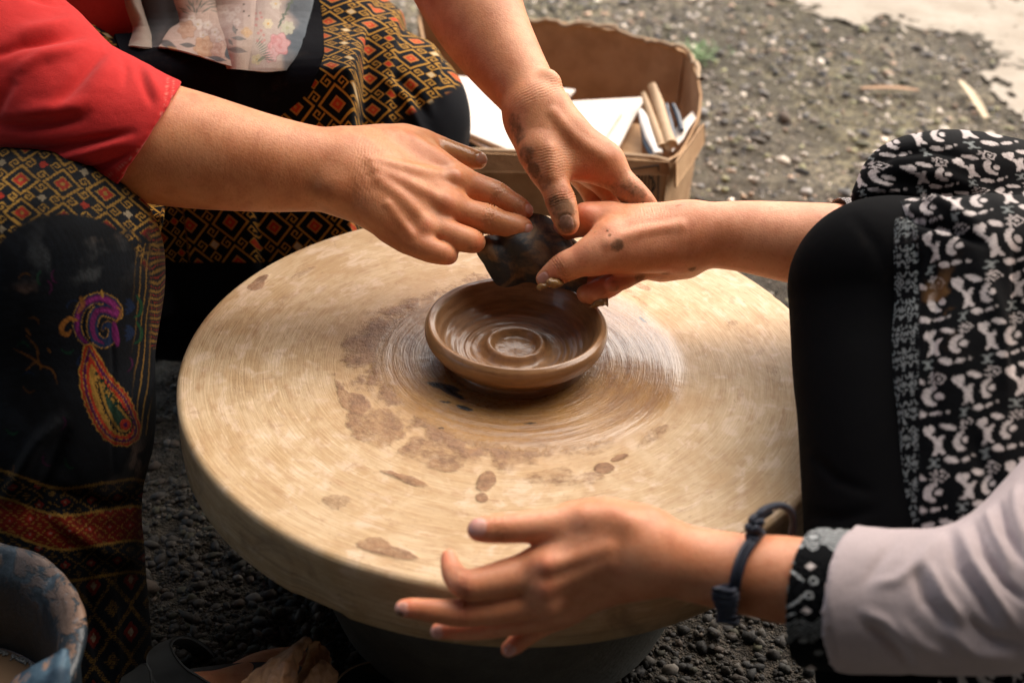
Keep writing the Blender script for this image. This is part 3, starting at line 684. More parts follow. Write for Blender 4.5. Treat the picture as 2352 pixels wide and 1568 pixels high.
side = m.rng(Zs, -.004, -.012); c = m.mix(m.math('MULTIPLY', side, .35), c, (.30, .205, .11)); c = m.mix(m.math('MULTIPLY', side, m.rng(m.noise(p, 17, 6, .7, .6), .50, .72, 0, .75)), c, (.15, .085, .045)); c = m.mix(m.math('MULTIPLY', side, m.rng(m.noise(polar(20, 3, 420), 1, 4, .6), .5, .72, 0, .5)), c, (.18, .11, .06))
mk = m.n('SeparateColor'); m.l(m.attr('marks').outputs['Color'], mk.inputs[0]); cr_, we, dk = mk.outputs
edge = m.math('ADD', m.math('MULTIPLY', m.math('SUBTRACT', m.noise(polar(260, 24), 1, 6, .75), .5), 1.5), m.math('MULTIPLY', m.math('SUBTRACT', m.noise(p, 45, 4, .6), .5), 1.1))
cf = m.rng(m.math('ADD', m.math('MULTIPLY', cr_, 1.0), edge), .18, .95); cf = m.math('MULTIPLY', cf, m.math('MINIMUM', m.math('MULTIPLY', cr_, 3), 1.0))
halo = m.rng(m.math('ADD', r, m.math('MULTIPLY', m.math('SUBTRACT', m.noise(p, 22, 5, .65), .5), .09)), .185, .115); c = m.mix(m.math('MULTIPLY', halo, .7), c, (.46, .27, .115))
c = m.mix(m.math('MULTIPLY', cf, .9), c, m.mix(m.rng(m.noise(polar(120, 12), 1, 5, .7), .3, .7), (.15, .066, .032), (.34, .18, .088)))
sl_c = m.mix(m.rng(m.noise(polar(110, 3), 1, 4, .6), .3, .7), (.35, .180, .050), (.24, .112, .036)); sl_c = m.mix(m.rng(fine, .5, .8, 0, .35), sl_c, (.14, .07, .03))
c = m.mix(m.math('MULTIPLY', we, .95), c, sl_c); c = m.mix(dk, c, (.012, .016, .018))
ro = m.math('SUBTRACT', .62, m.math('MULTIPLY', m.rng(we, 0, .5), .40)); ro = m.math('ADD', ro, m.math('MULTIPLY', m.math('MULTIPLY', we, m.noise(polar(500, 14), 1, 3)), .12)); ro = m.math('ADD', ro, m.math('MULTIPLY', cf, .1))
sheenring = m.math('MULTIPLY', m.rng(r, .16, .12), m.math('SUBTRACT', 1.0, we)); ro = m.math('SUBTRACT', ro, m.math('MULTIPLY', sheenring, .22))
h = m.math('ADD', m.math('MULTIPLY', m.noise(polar(700, 4), 1, 3, .6), m.math('ADD', .5, m.math('MULTIPLY', we, .5))), m.math('MULTIPLY', mid, .8)); h = m.math('ADD', h, m.math('MULTIPLY', m.math('MULTIPLY', cf, m.noise(p, 300, 4, .7)), 1.2))
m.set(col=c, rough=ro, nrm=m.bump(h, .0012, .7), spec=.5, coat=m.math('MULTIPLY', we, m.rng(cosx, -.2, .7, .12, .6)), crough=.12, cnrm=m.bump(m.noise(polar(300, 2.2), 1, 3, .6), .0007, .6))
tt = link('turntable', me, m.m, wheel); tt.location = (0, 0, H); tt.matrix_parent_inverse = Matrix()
V, F = lathe([(0, -.262), (.150, -.262), (.158, -.25), (.205, -.09), (.208, -.068), (.202, -.0585), (0, -.0585)], 64); V[:, 2] += H
m = NT('dark_concrete'); p = m.geo(); m.set(col=m.mix(m.noise(p, 40, 6, .7), (.07, .072, .068), (.19, .185, .165)), rough=.9, nrm=m.bump(m.noise(p, 150, 5), .003, .6))
link('pedestal', mesh('pedestal', V, F), m.m, wheel)

# ------------------------------------------------------------------ the clay dish
pr = np.array([(0, .0062), (.008, .0060), (.0155, .0066), (.0182, .0085), (.0205, .0118), (.0225, .0124), (.0243, .0112), (.0262, .0082), (.030, .0060), (.037, .0058), (.0405, .0062), (.0415, .0066), (.046, .0072), (.052, .0098), (.058, .0145), (.0618, .0198), (.0642, .0245), (.0662, .0280), (.0690, .0301), (.0717, .0300), (.0738, .0283), (.0748, .0256), (.0747, .0225), (.0738, .0195), (.0715, .0155), (.067, .0115), (.061, .0078), (.056, .0048), (.0545, .002), (.0555, .0002), (.060, -.0006), (0, -.0006)])
pr = cr_interp(pr[:-1], 150); pr[:, 0] = np.maximum(pr[:, 0], 0); V, F = lathe(pr, 256)
an = np.arctan2(V[:, 1], V[:, 0]); rad = np.hypot(V[:, 0], V[:, 1]); Pn = np.stack([rad*60, np.cos(an)*1.2+5, np.sin(an)*1.2+V[:, 2]*60], -1)
k = 1+.006*(fbm(Pn*1.4, 2)-.5)*sstep(.01, .06, rad); V[:, 0] *= k; V[:, 1] *= k; V[:, 2] += .0007*(fbm(Pn*3+2, 2)-.5)*sstep(.002, .02, rad)+.0003*np.sin(rad*2*np.pi/.0052+an)*(V[:, 2] > .004)*sstep(.03, .04, rad)
m = NT('wet_clay'); p = m.pos(); sp = m.n('SeparateXYZ'); m.l(p, sp.inputs[0]); X_, Y_, Zs = sp.outputs
r = m.math('SQRT', m.math('ADD', m.math('MULTIPLY', X_, X_), m.math('MULTIPLY', Y_, Y_))); cosx, siny = m.math('DIVIDE', X_, r), m.math('DIVIDE', Y_, r)
def polar(kr, ka, kz=0.0):
    c = m.n('CombineXYZ'); m.l(m.math('ADD', m.math('MULTIPLY', r, kr), m.math('MULTIPLY', Zs, kz)), c.inputs[0]); m.l(m.math('MULTIPLY', cosx, ka), c.inputs[1]); m.l(m.math('MULTIPLY', siny, ka), c.inputs[2]); return c.outputs[0]
f1 = m.noise(polar(1100, 7, 700), 1, 4, .65); f2 = m.noise(polar(260, 2.5, 160), 1, 3, .5); sp_ = m.noise(p, 320, 4, .7)
c = m.mix(m.rng(f2, .35, .65), (.215, .108, .045), (.30, .155, .066)); c = m.mix(m.rng(f1, .5, .75, 0, .5), c, (.13, .062, .028)); c = m.mix(m.rng(sp_, .62, .72, 0, .6), c, (.10, .05, .028))
c = m.mix(m.rng(f1, .25, .42, .35, 0), c, (.34, .20, .10))
h = m.math('ADD', f1, m.math('MULTIPLY', sp_, .25))
m.set(col=c, rough=m.math('ADD', .24, m.math('MULTIPLY', f2, .16)), nrm=m.bump(h, .0006, .5), spec=.5, coat=.35, crough=.12)
dish = link('dish', mesh('dish', V, F), m.m); dish.location = (.003, 0, H+.0020); dish.scale = (1, 1, 1.12)
tag(dish, 'shallow round brown wet clay dish with a raised ring inside, centred on the wheel', 'dish')

# ------------------------------------------------------------------ the potter
potter = tag(empty('person', (-.5, .55, 0)), 'person in red shirt, floral apron and gold-patterned dark sarong, both clay-stained hands at the dish', 'person')
def low_body(chains, h=.009):
    V, F = sdf_shape(chains, h, k=.025, world=True, rl=3, sub=4); return V, F, np.zeros((len(V), 3)), np.zeros(len(V))
HIP_R, HIP_L = (-.55, .44, .33), (-.42, .58, .33)
p_body = low_body([
    [(-.48, .50, .36, .12), (-.49, .47, .52, .11), (-.50, .46, .76, .12), (-.49, .45, .90, .075), (-.47, .44, .98, .055)],
    [(-.46, .41, 1.08, .085), (-.45, .395, 1.14, .09)],
    [(-.50, .46, .86, .08), (-.65, .38, .82, .058), (-.63, .26, .64, .046), tuple(PD(-200, -20, 1.02))+(.045,)],
    [(-.50, .46, .86, .08), (-.36, .56, .82, .058), (-.20, .46, .68, .046), tuple(PD(1000, -230, 1.10))+(.046,)],
    [HIP_R+(.08,), tuple(PD(60, 560, .985))+(.035,), tuple(PD(110, 640, .965))+(.035,), tuple(PD(128, 900, .99))+(.032,), tuple(PD(120, 1350, 1.02))+(.028,)],
    [HIP_L+(.08,), (-.16, .46, .27, .045), (-.14, .42, .08, .034), (-.12, .38, .03, .026)],
])
body_mesh([build_arm('A'), build_arm('B'), p_body], M_SKIN1, potter)

# red shirt: body and both sleeves
def hemcut(c, d): return (c, d)
hc, hd = PD(326, 322, .945), PD(330, 322, .945)-PD(250, 290, .95)
A1 = [(420, 356, .948, 158), (330, 326, .947, 162), (250, 294, .95, 170), (150, 252, .955, 182), (60, 190, .965, 200), (-60, 110, .98, 225), (-220, -40, 1.02, 240), (-330, -260, 1.08, 230)]
V, F = sdf_shape([A1 + []], .0019, k=.02, cut=[(PD(330, 322, .945), PD(408, 372, .945)-PD(330, 322, .945)+.013*FW)], hollow=None, rl=6, sub=10)
N = normals(V, F)
V0_ = V.copy()
V = folds(V, N, [
    ([(240, 118), (215, 140), (178, 185), (135, 236)], 14, -.0048), ([(262, 140), (235, 180), (200, 230), (165, 262)], 24, .0022),
    ([(190, 78), (120, 92), (50, 104), (-20, 130)], 12, -.0055), ([(225, 100), (160, 118), (100, 128), (40, 160)], 16, .0045),
    ([(160, 10), (110, 0), (60, -10)], 10, -.005), ([(180, 40), (120, 62), (40, 76)], 16, .004),
    ([(190, 268), (130, 283), (60, 290), (-20, 284)], 15, -.0062), ([(200, 240), (120, 250), (40, 262)], 18, .003),
    ([(300, 305), (210, 326), (100, 350), (0, 344)], 11, -.0058), ([(290, 325), (200, 350), (90, 378)], 12, .0035),
    ([(300, 352), (235, 382), (130, 412), (40, 420)], 10, -.0050), ([(330, 150), (350, 190), (372, 230)], 14, .0028), ([(318, 150), (332, 195), (350, 240)], 9, -.0024),
    ([(280, 126), (290, 160), (285, 200)], 10, -.0018), ([(30, 180), (0, 230), (-30, 300)], 16, -.004)])
u, v, w = vis_uv(V0_); hq, _ = pdist(u, v, [(421, 195), (415, 240), (400, 290), (372, 335), (330, 380), (278, 422), (230, 446)]); V = V0_+(V-V0_)*sstep(4, 60, hq)[:, None]; u, v, w = vis_uv(V)
st1, _ = pdist(u, v, [(386, 178), (380, 235), (366, 280), (336, 325), (292, 372), (240, 412), (200, 430)]); st2, t2 = pdist(u, v, [(400, 186), (394, 240), (380, 286), (350, 332), (306, 378), (254, 420), (212, 438)])
V = V-normals(V, F)*(.0007*np.exp(-(st2/3.0)**2)+.0005*np.exp(-(st1/3.0)**2))[:, None]
V, F = subdiv(V, F) if len(F) < 60000 else (V, F)
V = V+normals(V, F)*(.0022*(fbm(V*np.array([30, 30, 55]), 4)-.5))[:, None]
u, v, w = vis_uv(V)
red = np.tile(np.array([.58, .024, .022]), (len(V), 1))*(1+.25*(fbm(V*14, 3)-.5))[:, None]
for L in ([(386, 178), (380, 235), (366, 280), (336, 325), (292, 372), (240, 412), (200, 430)], [(400, 186), (394, 240), (380, 286), (350, 332), (306, 378), (254, 420), (212, 438)]):
    q, t = pdist(u, v, L); red += (np.array([.75, .35, .26])-red)*(np.exp(-(q/1.6)**2)*((t*62) % 1 < .6)*.45)[:, None]
shirt = None
me = mesh('shirt', V, F); setcol(me, 'col', red)
M_RED = cloth_material('red_jersey', attr='col', rough=.8, weave=1600, bump=.4, sheen=.12)
shirt = link('shirt', me, M_RED, potter)
V, F = sdf_shape([[(-.47, .47, .44, .145), (-.49, .47, .55, .14), (-.50, .46, .76, .145), (-.49, .45, .86, .10)], [(-.47, .40, .42, .085), (-.46, .42, .50, .10)],
                  [(-.50, .46, .84, .095), (-.65, .38, .82, .08), (-.63, .26, .64, .072), (-.57, .18, .56, .07)],
                  [(-.50, .46, .84, .095), (-.36, .56, .82, .08), (-.22, .48, .70, .07), (-.17, .44, .66, .066)]], .006, k=.04, world=True, rl=2, sub=4)
V += normals(V, F)*(.010*(fbm(V*np.array([9, 9, 5]), 3)-.5))[:, None]
VB = V.copy(); me = mesh('shirt_body', V, F); setcol(me, 'col', np.tile([[.40, .026, .018]], (len(V), 1))); link('shirt_body', me, M_RED, shirt)

# sarong: the two legs and the cloth stretched over the lap
V, F = sdf_shape([
    [(-.55, .46, .33, .11), (-.49, .28, .325, .095), (-.44, .16, .31, .085)],
    [(-.42, .58, .33, .11), (-.29, .51, .325, .10), (-.175, .455, .30, .078), (-.148, .445, .285, .070)],
    [(-.148, .44, .28, .070), (-.15, .42, .14, .075), (-.14, .40, .05, .08)],
    [(-.46, .50, .31, .09), (-.36, .38, .22, .06), (-.32, .32, .12, .045)],
    [(-.45, .36, .28, .06), (-.36, .40, .26, .05), (-.26, .44, .24, .05)],
    [(-.44, .26, .18, .05), (-.38, .32, .10, .05), (-.28, .40, .08, .05)],
], .0034, k=.06, world=True, rl=4, sub=5)
N = normals(V, F); V = V+N*(.007*(fbm(V*np.array([16, 8, 8]), 3)-.5))[:, None]
u, v, w = vis_uv(V); far = V[:, 1] > .3
VS = V.copy()
V = folds(V, N, [([(880, 180), (930, 225), (960, 290), (990, 320)], 12, .006), ([(905, 170), (955, 215), (985, 270)], 9, -.006), ([(960, 60), (1000, 130), (1010, 220)], 14, .004), ([(1000, 250), (1020, 180), (1020, 100)], 10, -.004), ([(780, 20), (840, 110), (850, 220)], 20, -.003)])
V, F = subdiv(V, F); u, v, w = vis_uv(V)
me = mesh('sarong', V, F)
e = np.where((V[:, 0] < -.335) & (V[:, 1] < .36), .024, .031); X1, Y1 = V[:, 0]*1.05+.01*np.sin(V[:, 1]*21), V[:, 1]*1.0+V[:, 2]*.95
bend = 1+.0*X1; ang = .12+.9*sstep(-.16, -.08, V[:, 0]); 
ca, sa = np.cos(math.pi/4+.10), np.sin(math.pi/4+.10)
plain = sstep(-6, 6, (u-1002)*.35+(v-225)*.62)*(u > 880)+1.0*(v > 602)+sstep(0, 8, 512+60*np.sin(u*.02)-500+((u-800)*.9)-(530-v)*.0)*0
plain = np.clip(plain+sstep(0, 10, (u-830)*1.0-(560-v)*.0)*(v > 400), 0, 1)
setcol(me, 'uvm', np.stack([(X1*ca+Y1*sa)/e+40, (-X1*sa+Y1*ca)/e+40, plain], -1))
m = NT('woven_sarong_cloth'); at = m.attr('uvm'); c = lattice(m, at.outputs['Color']); s = m.n('SeparateColor'); m.l(at.outputs['Color'], s.inputs[0]); p = m.geo()
c = m.mix(s.outputs[2], c, (.006, .007, .010)); c = m.mix(m.rng(m.noise(p, 1500, 2), .35, .65, 0, .35), c, (0, 0, 0)); c = m.mix(m.rng(m.noise(p, 16, 5), .62, .8, 0, .25), c, (.12, .09, .07))
m.set(col=c, rough=.8, nrm=m.bump(m.noise(p, 60, 4), .001, .3), sheen=.02, spec=.06)
sarong = link('sarong', me, m.m, potter)

# near leg: the wrapped cloth over her right shin, with its own prints
def legring(L):
    return [(u, v, w, r) for u, v, w, r in L]
V, F = sdf_shape([[(-190, 405, 1.12, 210), (-40, 470, 1.01, 205), (90, 560, .945, 215), (125, 600, .93, 222)],
                  [(125, 600, .93, 222), (128, 700, .935, 222), (132, 820, .94, 212), (132, 980, .95, 214), (122, 1090, .96, 203), (112, 1190, .965, 205), (116, 1300, .98, 209), (124, 1430, .99, 209), (134, 1580, 1.0, 208), (140, 1700, 1.01, 210)]],
                 .0025, k=.03, rl=4, sub=8)
V[:, 2] = np.maximum(V[:, 2], .012)
N = normals(V, F)
V = folds(V, N, [([(345, 480), (385, 540), (392, 620), (375, 720), (350, 800)], 10, -.006), ([(365, 475), (405, 540), (410, 610), (392, 690)], 11, .008),
    ([(255, 740), (262, 850), (258, 960), (262, 1080)], 6, -.0018), ([(200, 650), (205, 760), (215, 840)], 12, .0012), ([(15, 1145), (90, 1010), (140, 960)], 16, .008), ([(60, 1190), (110, 1100), (150, 1000)], 16, -.007),
    ([(120, 1175), (160, 1210), (230, 1260), (320, 1290)], 22, .005), ([(100, 1120), (180, 1140), (250, 1165), (320, 1150)], 14, -.004), ([(205, 1320), (215, 1420), (240, 1568)], 14, -.006), ([(250, 1330), (262, 1450), (270, 1568)], 14, .004)])
V = V+normals(V, F)*(.0035*(fbm(V*np.array([20, 20, 8]), 3)-.5))[:, None]
V, F = subdiv(V, F); u, v, w = vis_uv(V)
col = np.tile(np.array([.0065, .0085, .012]), (len(V), 1)); GOLD, REDC, CREAM, PURP, BLUE, GREEN, ORG = map(np.array, ([.33, .18, .035], [.33, .028, .014], [.36, .29, .19], [.11, .012, .075], [.010, .022, .06], [.008, .07, .03], [.30, .12, .025]))
def put(mask, c, k=1.0): 
    global col
    mk = (np.clip(mask, 0, 1)*k)[:, None]; col = col*(1-mk)+c*mk
# woven gold lattice over the knee, in cloth coordinates (steps of the weave)
def lat(u, v, cu, cv, du, dv, rot):
    a, b = (u-cu), (v-cv); a, b = a*math.cos(rot)+b*math.sin(rot), -a*math.sin(rot)+b*math.cos(rot); X, Y = a/du+b/dv, a/du-b/dv
    fx, fy = np.abs(X-np.floor(X)-.5), np.abs(Y-np.floor(Y)-.5); par = (np.floor(X)+np.floor(Y)) % 2; d = np.maximum(fx, fy); hk = np.full(u.shape, 9.)
    for cx, cy, hx, hy in [(.36, .16, .16, .03), (.20, .28, .03, .14), (.30, .41, .12, .03), (.40, .34, .03, .08), (.345, .28, .06, .027)]: hk = np.minimum(hk, np.maximum(np.abs(fx-cx)-hx, np.abs(fy-cy)-hy))
    gold = np.where(par > .5, hk < 0, (d > .39) & (d < .48)); redm = (par < .5) & (d < .2) & (d > .07) | (par > .5) & (d < .12) & (np.floor(X) % 2 == 0); cream = (par > .5) & (d < .12) & (np.floor(X) % 2 == 1)
    gold = gold | ((par < .5) & (d >= .2) & (d < .24)) | ((par < .5) & (d <= .07))
    return gold, redm, cream
arch = sstep(-6, 6, (((u-150)/185)**2+((v-650)/160)**2-1)*100)*(v < 650)*sstep(395, 380, u+.25*(v-500))
arch = arch*sstep(640, 560, v)*sstep(.30, .48, fbm(V*34+2, 4)+.25*sstep(560, 460, v))
q = fbm(np.stack([u*.012, v*.012, 0*u], -1), 3)
gd, rd, cm = lat(u+10*np.sin(v*.02), v+8*np.sin(u*.015), 95, 500, 96, 96*.8, .12)
put(gd*arch, GOLD); put(rd*arch, REDC); put(cm*arch, CREAM, .8)
gd, rd, cm = lat(u, v, 250, 505, 84, 120, -.18)
# striped gathers along the rolled edge
ed = sstep(338, 352, u-.0*v)*(v < 800)*(v > 455)
wv = np.sin(v*.33+u*.10+5*fbm(np.stack([u*.03, v*.012, 0*u], -1), 2)*3)
put(ed*(wv > .55), GOLD, .8); put(ed*(wv < -.93), REDC, .8)
ed2 = sstep(300, 325, u)*sstep(352, 338, u)*(v > 560)*(v < 1000); wv = np.sin(v*.05+u*.42+9*fbm(np.stack([u*.02, v*.008, 3+0*u], -1), 3)); put(ed2*(wv > .72), GOLD, .65)
# printed flourishes
def stroke(L, wd, c, k=1, taper=True):
    q, t = pdist(u, v, cr_interp(np.array(L, float), 26)); ww = wd*(np.sin(np.pi*np.clip(t*.9+.08, 0, 1))**.5 if taper else 1); put(sstep(ww+1, ww-1, q), c, k)
fl = [(200, 790), (178, 760), (182, 715), (205, 690), (235, 685), (262, 700), (268, 722), (245, 712), (222, 716), (212, 745), (218, 775), (238, 788), (256, 778), (258, 752), (244, 745), (236, 756)]
stroke(fl, 15, GOLD); stroke(fl, 12.5, BLUE); stroke(fl[:12], 8, PURP); stroke(fl[1:9], 4, PURP*1.9)
stroke([(176, 735), (160, 732), (144, 745), (142, 762), (155, 768), (163, 758)], 6, ORG); stroke([(186, 684), (190, 700), (178, 720)], 6, ORG, .8); stroke([(233, 668), (236, 684)], 4, GOLD)
stroke([(268, 705), (278, 715), (270, 735), (258, 742)], 3, ORG, .7); stroke([(262, 742), (266, 770), (270, 795)], 8, PURP*1.5)
for cy in (705, 765): 
    for k in range(5): an = -1.9+k*.75; stroke([(308, cy), (308-22*math.cos(an*.5), cy+20*math.sin(an))], 4.5, BLUE*1.2, .8)
    stroke([(314, cy-26), (325, cy-5), (322, cy+15), (308, cy+24)], 4, GREEN, .9)
for s in ([(60, 770), (85, 800), (90, 835), (120, 850), (132, 880)], [(90, 835), (70, 820), (30, 800)], [(60, 850), (85, 830), (95, 850)], [(70, 770), (60, 755)], [(110, 800), (118, 812)]): stroke(s, 2.6, ORG*.5, .8)
for k in range(26):
    x0, y0, an = 20+rng.random()*290, 640+rng.random()*440, rng.random()*6.28
    if np.hypot(x0-235, y0-740) < 70 or np.hypot(x0-250, y0-920) < 95: continue
    L_ = [(x0+18*t*math.cos(an+t*.8), y0+20*t*math.sin(an+t*.8)) for t in np.linspace(0, 1.6, 6)]; stroke(L_, 2.4, (ORG*.35, GREEN*.7, BLUE*.9, PURP*.6)[k % 4], .7)
# big paisley
spine = np.array([(205, 800), (212, 850), (228, 895), (252, 935), (272, 972), (285, 985)], float); radii = np.array([6, 24, 36, 45, 42, 34.])
sp_ = cr_interp(np.c_[spine, radii], 40); pd = np.full(len(u), 1e9)
for a in sp_: pd = np.minimum(pd, np.hypot(u-a[0], v-a[1])-a[2])
th = np.arctan2(v-930, u-250)
scal = pd+3.5*np.abs(np.sin(th*11))
put(sstep(9.5, 8, scal), GOLD); put(sstep(6.5, 5, scal), REDC); put(sstep(-1, -2.5, pd), GOLD); put(sstep(-3, -4, pd), PURP*.8); put(sstep(-9, -10, pd+1.5*np.sin(th*34)), GOLD); put(sstep(-10.5, -11.5, pd), REDC*1.3)
put(sstep(-17, -18, pd+1.2*np.sin(th*40)), GOLD*1.1); 
pdi = np.full(len(u), 1e9)
for a in cr_interp(np.array([(232., 880, 10), (252, 925, 17), (275, 962, 22), (284, 974, 22)]), 16): pdi = np.minimum(pdi, np.hypot(u-a[0], v-a[1])-a[2])
put(sstep(4, 3, pdi)*(np.sin(th*60) > .2), np.array([.01, .012, .012])); put(sstep(0, -1, pdi), np.array([.01, .012, .012])); put(sstep(-3, -4, pdi), GOLD); put(sstep(-9, -10, pdi), np.array([.02, .05, .03])); put((np.hypot(u-288, v-975) < 13), REDC*1.2); put((np.hypot(u-288, v-975) < 5), PURP)
for k in range(5): put(sstep(5, 4, np.hypot(u-(222+11*k), v-(858+17*k))), np.array([.01, .03, .02]))
# woven bands round the hem
def bandline(dv): return v-(1108+dv+14*np.sin((u-60)*.021)+.10*(u-150)+14*sstep(250, 330, u)*-1)
wob = 1.5*np.sin(u*1.3)
for dv, c in ((0, GOLD), (62, GOLD), (140, GOLD), (212, GOLD*.8)): put(sstep(4.2, 2.6, np.abs(bandline(dv)+wob)), c, .85)
inr = (bandline(62) > 3)*(bandline(140) < -3); put(inr, REDC*.42)
def ikat(mask, pu, pv, seed, c1, c2, c3, k=.9):
    uu = u+2.5*np.floor(v/5.)%2*0+3*(vnoise(np.stack([u*.02, v*.35, seed+0*u], -1))-.5); a = np.abs((uu/pu) % 1-.5)*2; b = np.abs((v/pv+.12*u/pu) % 1-.5)*2; s = a+b
    zz = (np.sin(v*1.25) > -.2)
    put(mask*(np.abs(s-.95) < .13)*zz, c1, k); put(mask*(s < .42), c2, k); put(mask*(s < .18), c3, k); put(mask*(s > 1.62)*zz, c1, k*.8)
ikat(inr, 46, 38, 3, GOLD*.8, REDC*.9, CREAM*.7, .8)
ikat((bandline(0) > 4)*(bandline(62) < -4), 60, 44, 7, GOLD*.6, REDC*.7, CREAM*.6, .8); ikat((bandline(140) > 4)*(bandline(212) < -4), 60, 46, 9, GOLD*.5, REDC*.6, CREAM*.5, .8)
ikat(bandline(212) > 6, 86, 120, 12, GOLD*.55, REDC*.55, CREAM*.8, .85)
# worn, dusty knee and dried clay smears
dz = fbm(V*55, 5); dm = sstep(.48, .66, dz)
put(dm*np.exp(-(((u-190)/110)**2+((v-590)/70)**2)), np.array([.10, .11, .115]), .55); put(dm*np.exp(-(((u-70)/45)**2+((v-690)/28)**2)), np.array([.20, .12, .085]), .9); put(dm*np.exp(-(((u-300)/35)**2+((v-1060)/45)**2)), np.array([.20, .13, .10]), .9)
put(sstep(.5, .7, fbm(V*40+4, 5))*np.exp(-(((u-250)/90)**2+((v-1050)/90)**2)), np.array([.09, .085, .085]), .5)
put(sstep(.5, .65, dz)*np.exp(-(((u-240)/30)**2+((v-530)/25)**2)), np.array([.22, .15, .10]), .8)
col = col*.8*(.55+.75*sstep(.3, .65, fbm(V*26+6, 4)))[:, None]*(.85+.15*np.sign(np.sin(v*2.1)))[:, None]
me = mesh('sarong_leg', V, F); setcol(me, 'col', col)
M_LEG = cloth_material('printed_leg_cloth', attr='col', rough=.78, weave=1500, bump=.25, sheen=.02, spec=.08)
link('sarong_leg', me, M_LEG, sarong)

# how the lap and belly lie, for draping the apron over them
_u, _v, _w = vis_uv(np.concatenate([VS, VB])); GU, GV = 16.0, 16.0; DM = np.full((90, 60), np.nan); iu, iv = ((_u+200)/GU).astype(int), ((_v+250)/GV).astype(int); ok = (iu >= 0) & (iu < 90) & (iv >= 0) & (iv < 60)
_t = np.full(DM.size, 9.); np.minimum.at(_t, iu[ok]*60+iv[ok], _w[ok]); DM = _t.reshape(DM.shape); bad = DM > 8; DM[bad] = np.median(DM[~bad])
for _ in range(5): DM = (DM+np.roll(DM, 1, 0)+np.roll(DM, -1, 0)+np.roll(DM, 1, 1)+np.roll(DM, -1, 1))/5
def drape(V, off):
    u, v, w = vis_uv(V); x, y = np.clip((u+200)/GU-.5, 0, 88), np.clip((v+250)/GV-.5, 0, 58); i, j = x.astype(int), y.astype(int); f, g_ = x-i, y-j
    d = DM[i, j]*(1-f)*(1-g_)+DM[i+1, j]*f*(1-g_)+DM[i, j+1]*(1-f)*g_+DM[i+1, j+1]*f*g_
    wn = d-off; return CAM+(V-CAM)*(wn/w)[:, None]
# dark waist cloth and the floral apron panels above it
M_DARK = cloth_material('dark_apron_cloth', (.005, .0052, .0075), rough=.85, weave=1500, bump=.35, sheen=.0, dirt=.10, spec=.05)
nu, nv = 60, 110
V, F = patch([[(262, 80, 1.22), (345, 78, 1.19), (450, 95, 1.17), (560, 120, 1.165), (645, 125, 1.17), (700, 80, 1.19), (722, -20, 1.23)],
              [(268, 100, 1.20), (350, 98, 1.165), (452, 118, 1.145), (560, 146, 1.14), (648, 152, 1.145), (706, 118, 1.165), (735, 10, 1.21)],
              [(290, 150, 1.19), (370, 160, 1.155), (470, 185, 1.14), (570, 210, 1.14), (655, 208, 1.15), (712, 160, 1.18), (742, 60, 1.23)],
              [(330, 230, 1.20), (420, 240, 1.18), (510, 255, 1.165), (600, 262, 1.165), (660, 240, 1.18), (715, 190, 1.21), (745, 110, 1.26)],
              [(360, 330, 1.24), (440, 320, 1.22), (520, 300, 1.21), (600, 284, 1.205), (655, 258, 1.215), (712, 205, 1.25), (744, 130, 1.30)]], nu, nv)
V = drape(V, .008)
N = normals(V, F); V += N*(.004*(fbm(V*np.array([22, 22, 10]), 3)-.5))[:, None]
apron, _ = sheet('apron', V, nu, nv, -.0025, M_DARK, potter)
FL = []
def floral(u, v, V, base, seed):
    r0 = np.random.default_rng(seed); c = np.tile(np.array(base, float), (len(u), 1))
    def putc(mk, cc, k=1.): 
        q = (np.clip(mk, 0, 1)*k)[:, None]; c[:] = c*(1-q)+np.array(cc)*q
    blo = fbm(np.stack([u*.012, v*.012, seed+0*u], -1), 4); putc(sstep(.45, .7, blo), (.50, .36, .27), .35)
    return c, putc
def leaf(putc, u, v, x, y, an, L, Wd, cc, k=.8):
    a, b = (u-x)*math.cos(an)+(v-y)*math.sin(an), -(u-x)*math.sin(an)+(v-y)*math.cos(an); d = (a/L)**2+np.abs(b/(Wd*np.clip(1-(a/L)**2, .05, 1))); putc(sstep(1.1, .8, d), cc, k); putc(sstep(1.0, .4, np.abs(b)/.9)*(np.abs(a) < L*.9), tuple(q*.7 for q in cc), k*.5)
def flower(putc, u, v, x, y, R, n, cc, cen, k=.85):
    d = np.hypot(u-x, v-y); t = np.arctan2(v-y, u-x); rr_ = R*(.72+.28*np.abs(np.cos(t*n/2))); putc(sstep(rr_+1.2, rr_-1.2, d), cc, k)
    putc((np.sin(d*1.15+2.2*np.sin(t*n/2)+t) > .55)*(d < rr_*.9), tuple(q*.72 for q in cc), k*.45); putc(sstep(R*.28, R*.18, d), cen, k)
def rose(putc, u, v, x, y, R, cc, dk, k=.9):
    d = np.hypot(u-x, (v-y)*.95); t = np.arctan2(v-y, u-x); sp = d/R*7+1.3*np.sin(t*2.5+d*.2)+t; rr_ = R*(.88+.12*np.cos(t*6+1)); putc(sstep(rr_+1.5, rr_-1.5, d), cc, k)
    putc(sstep(.25, .8, np.sin(sp))*(d < rr_), dk, k*.6); putc(sstep(R*.3, 0, d), dk, k*.6); putc((np.abs(d-rr_) < 1.2), tuple(q*.7 for q in dk), k*.5)
M_FLOR = cloth_material('floral_cotton', attr='col', rough=.8, weave=1300, bump=.25, sheen=.15)
def panel(name, ctrl, nu, nv, paint, parent, base, seed, off=.014, amp=.003):
    V, F = patch(ctrl, nu, nv); sc = np.tile(np.linspace(0, 1, nv), nu); V = drape(V, off+.012*np.sin(np.pi*sc)**.7); N = normals(V, F); V = V+N*(amp*(fbm(V*np.array([40, 40, 14]), 3)-.5))[:, None]; u, v, w = vis_uv(V); c, putc = floral(u, v, V, base, seed); paint(putc, u, v)
    o, me = sheet(name, V, nu, nv, -.0016, M_FLOR, parent); setcol(me, 'col', np.concatenate([c, c*.8])); return o
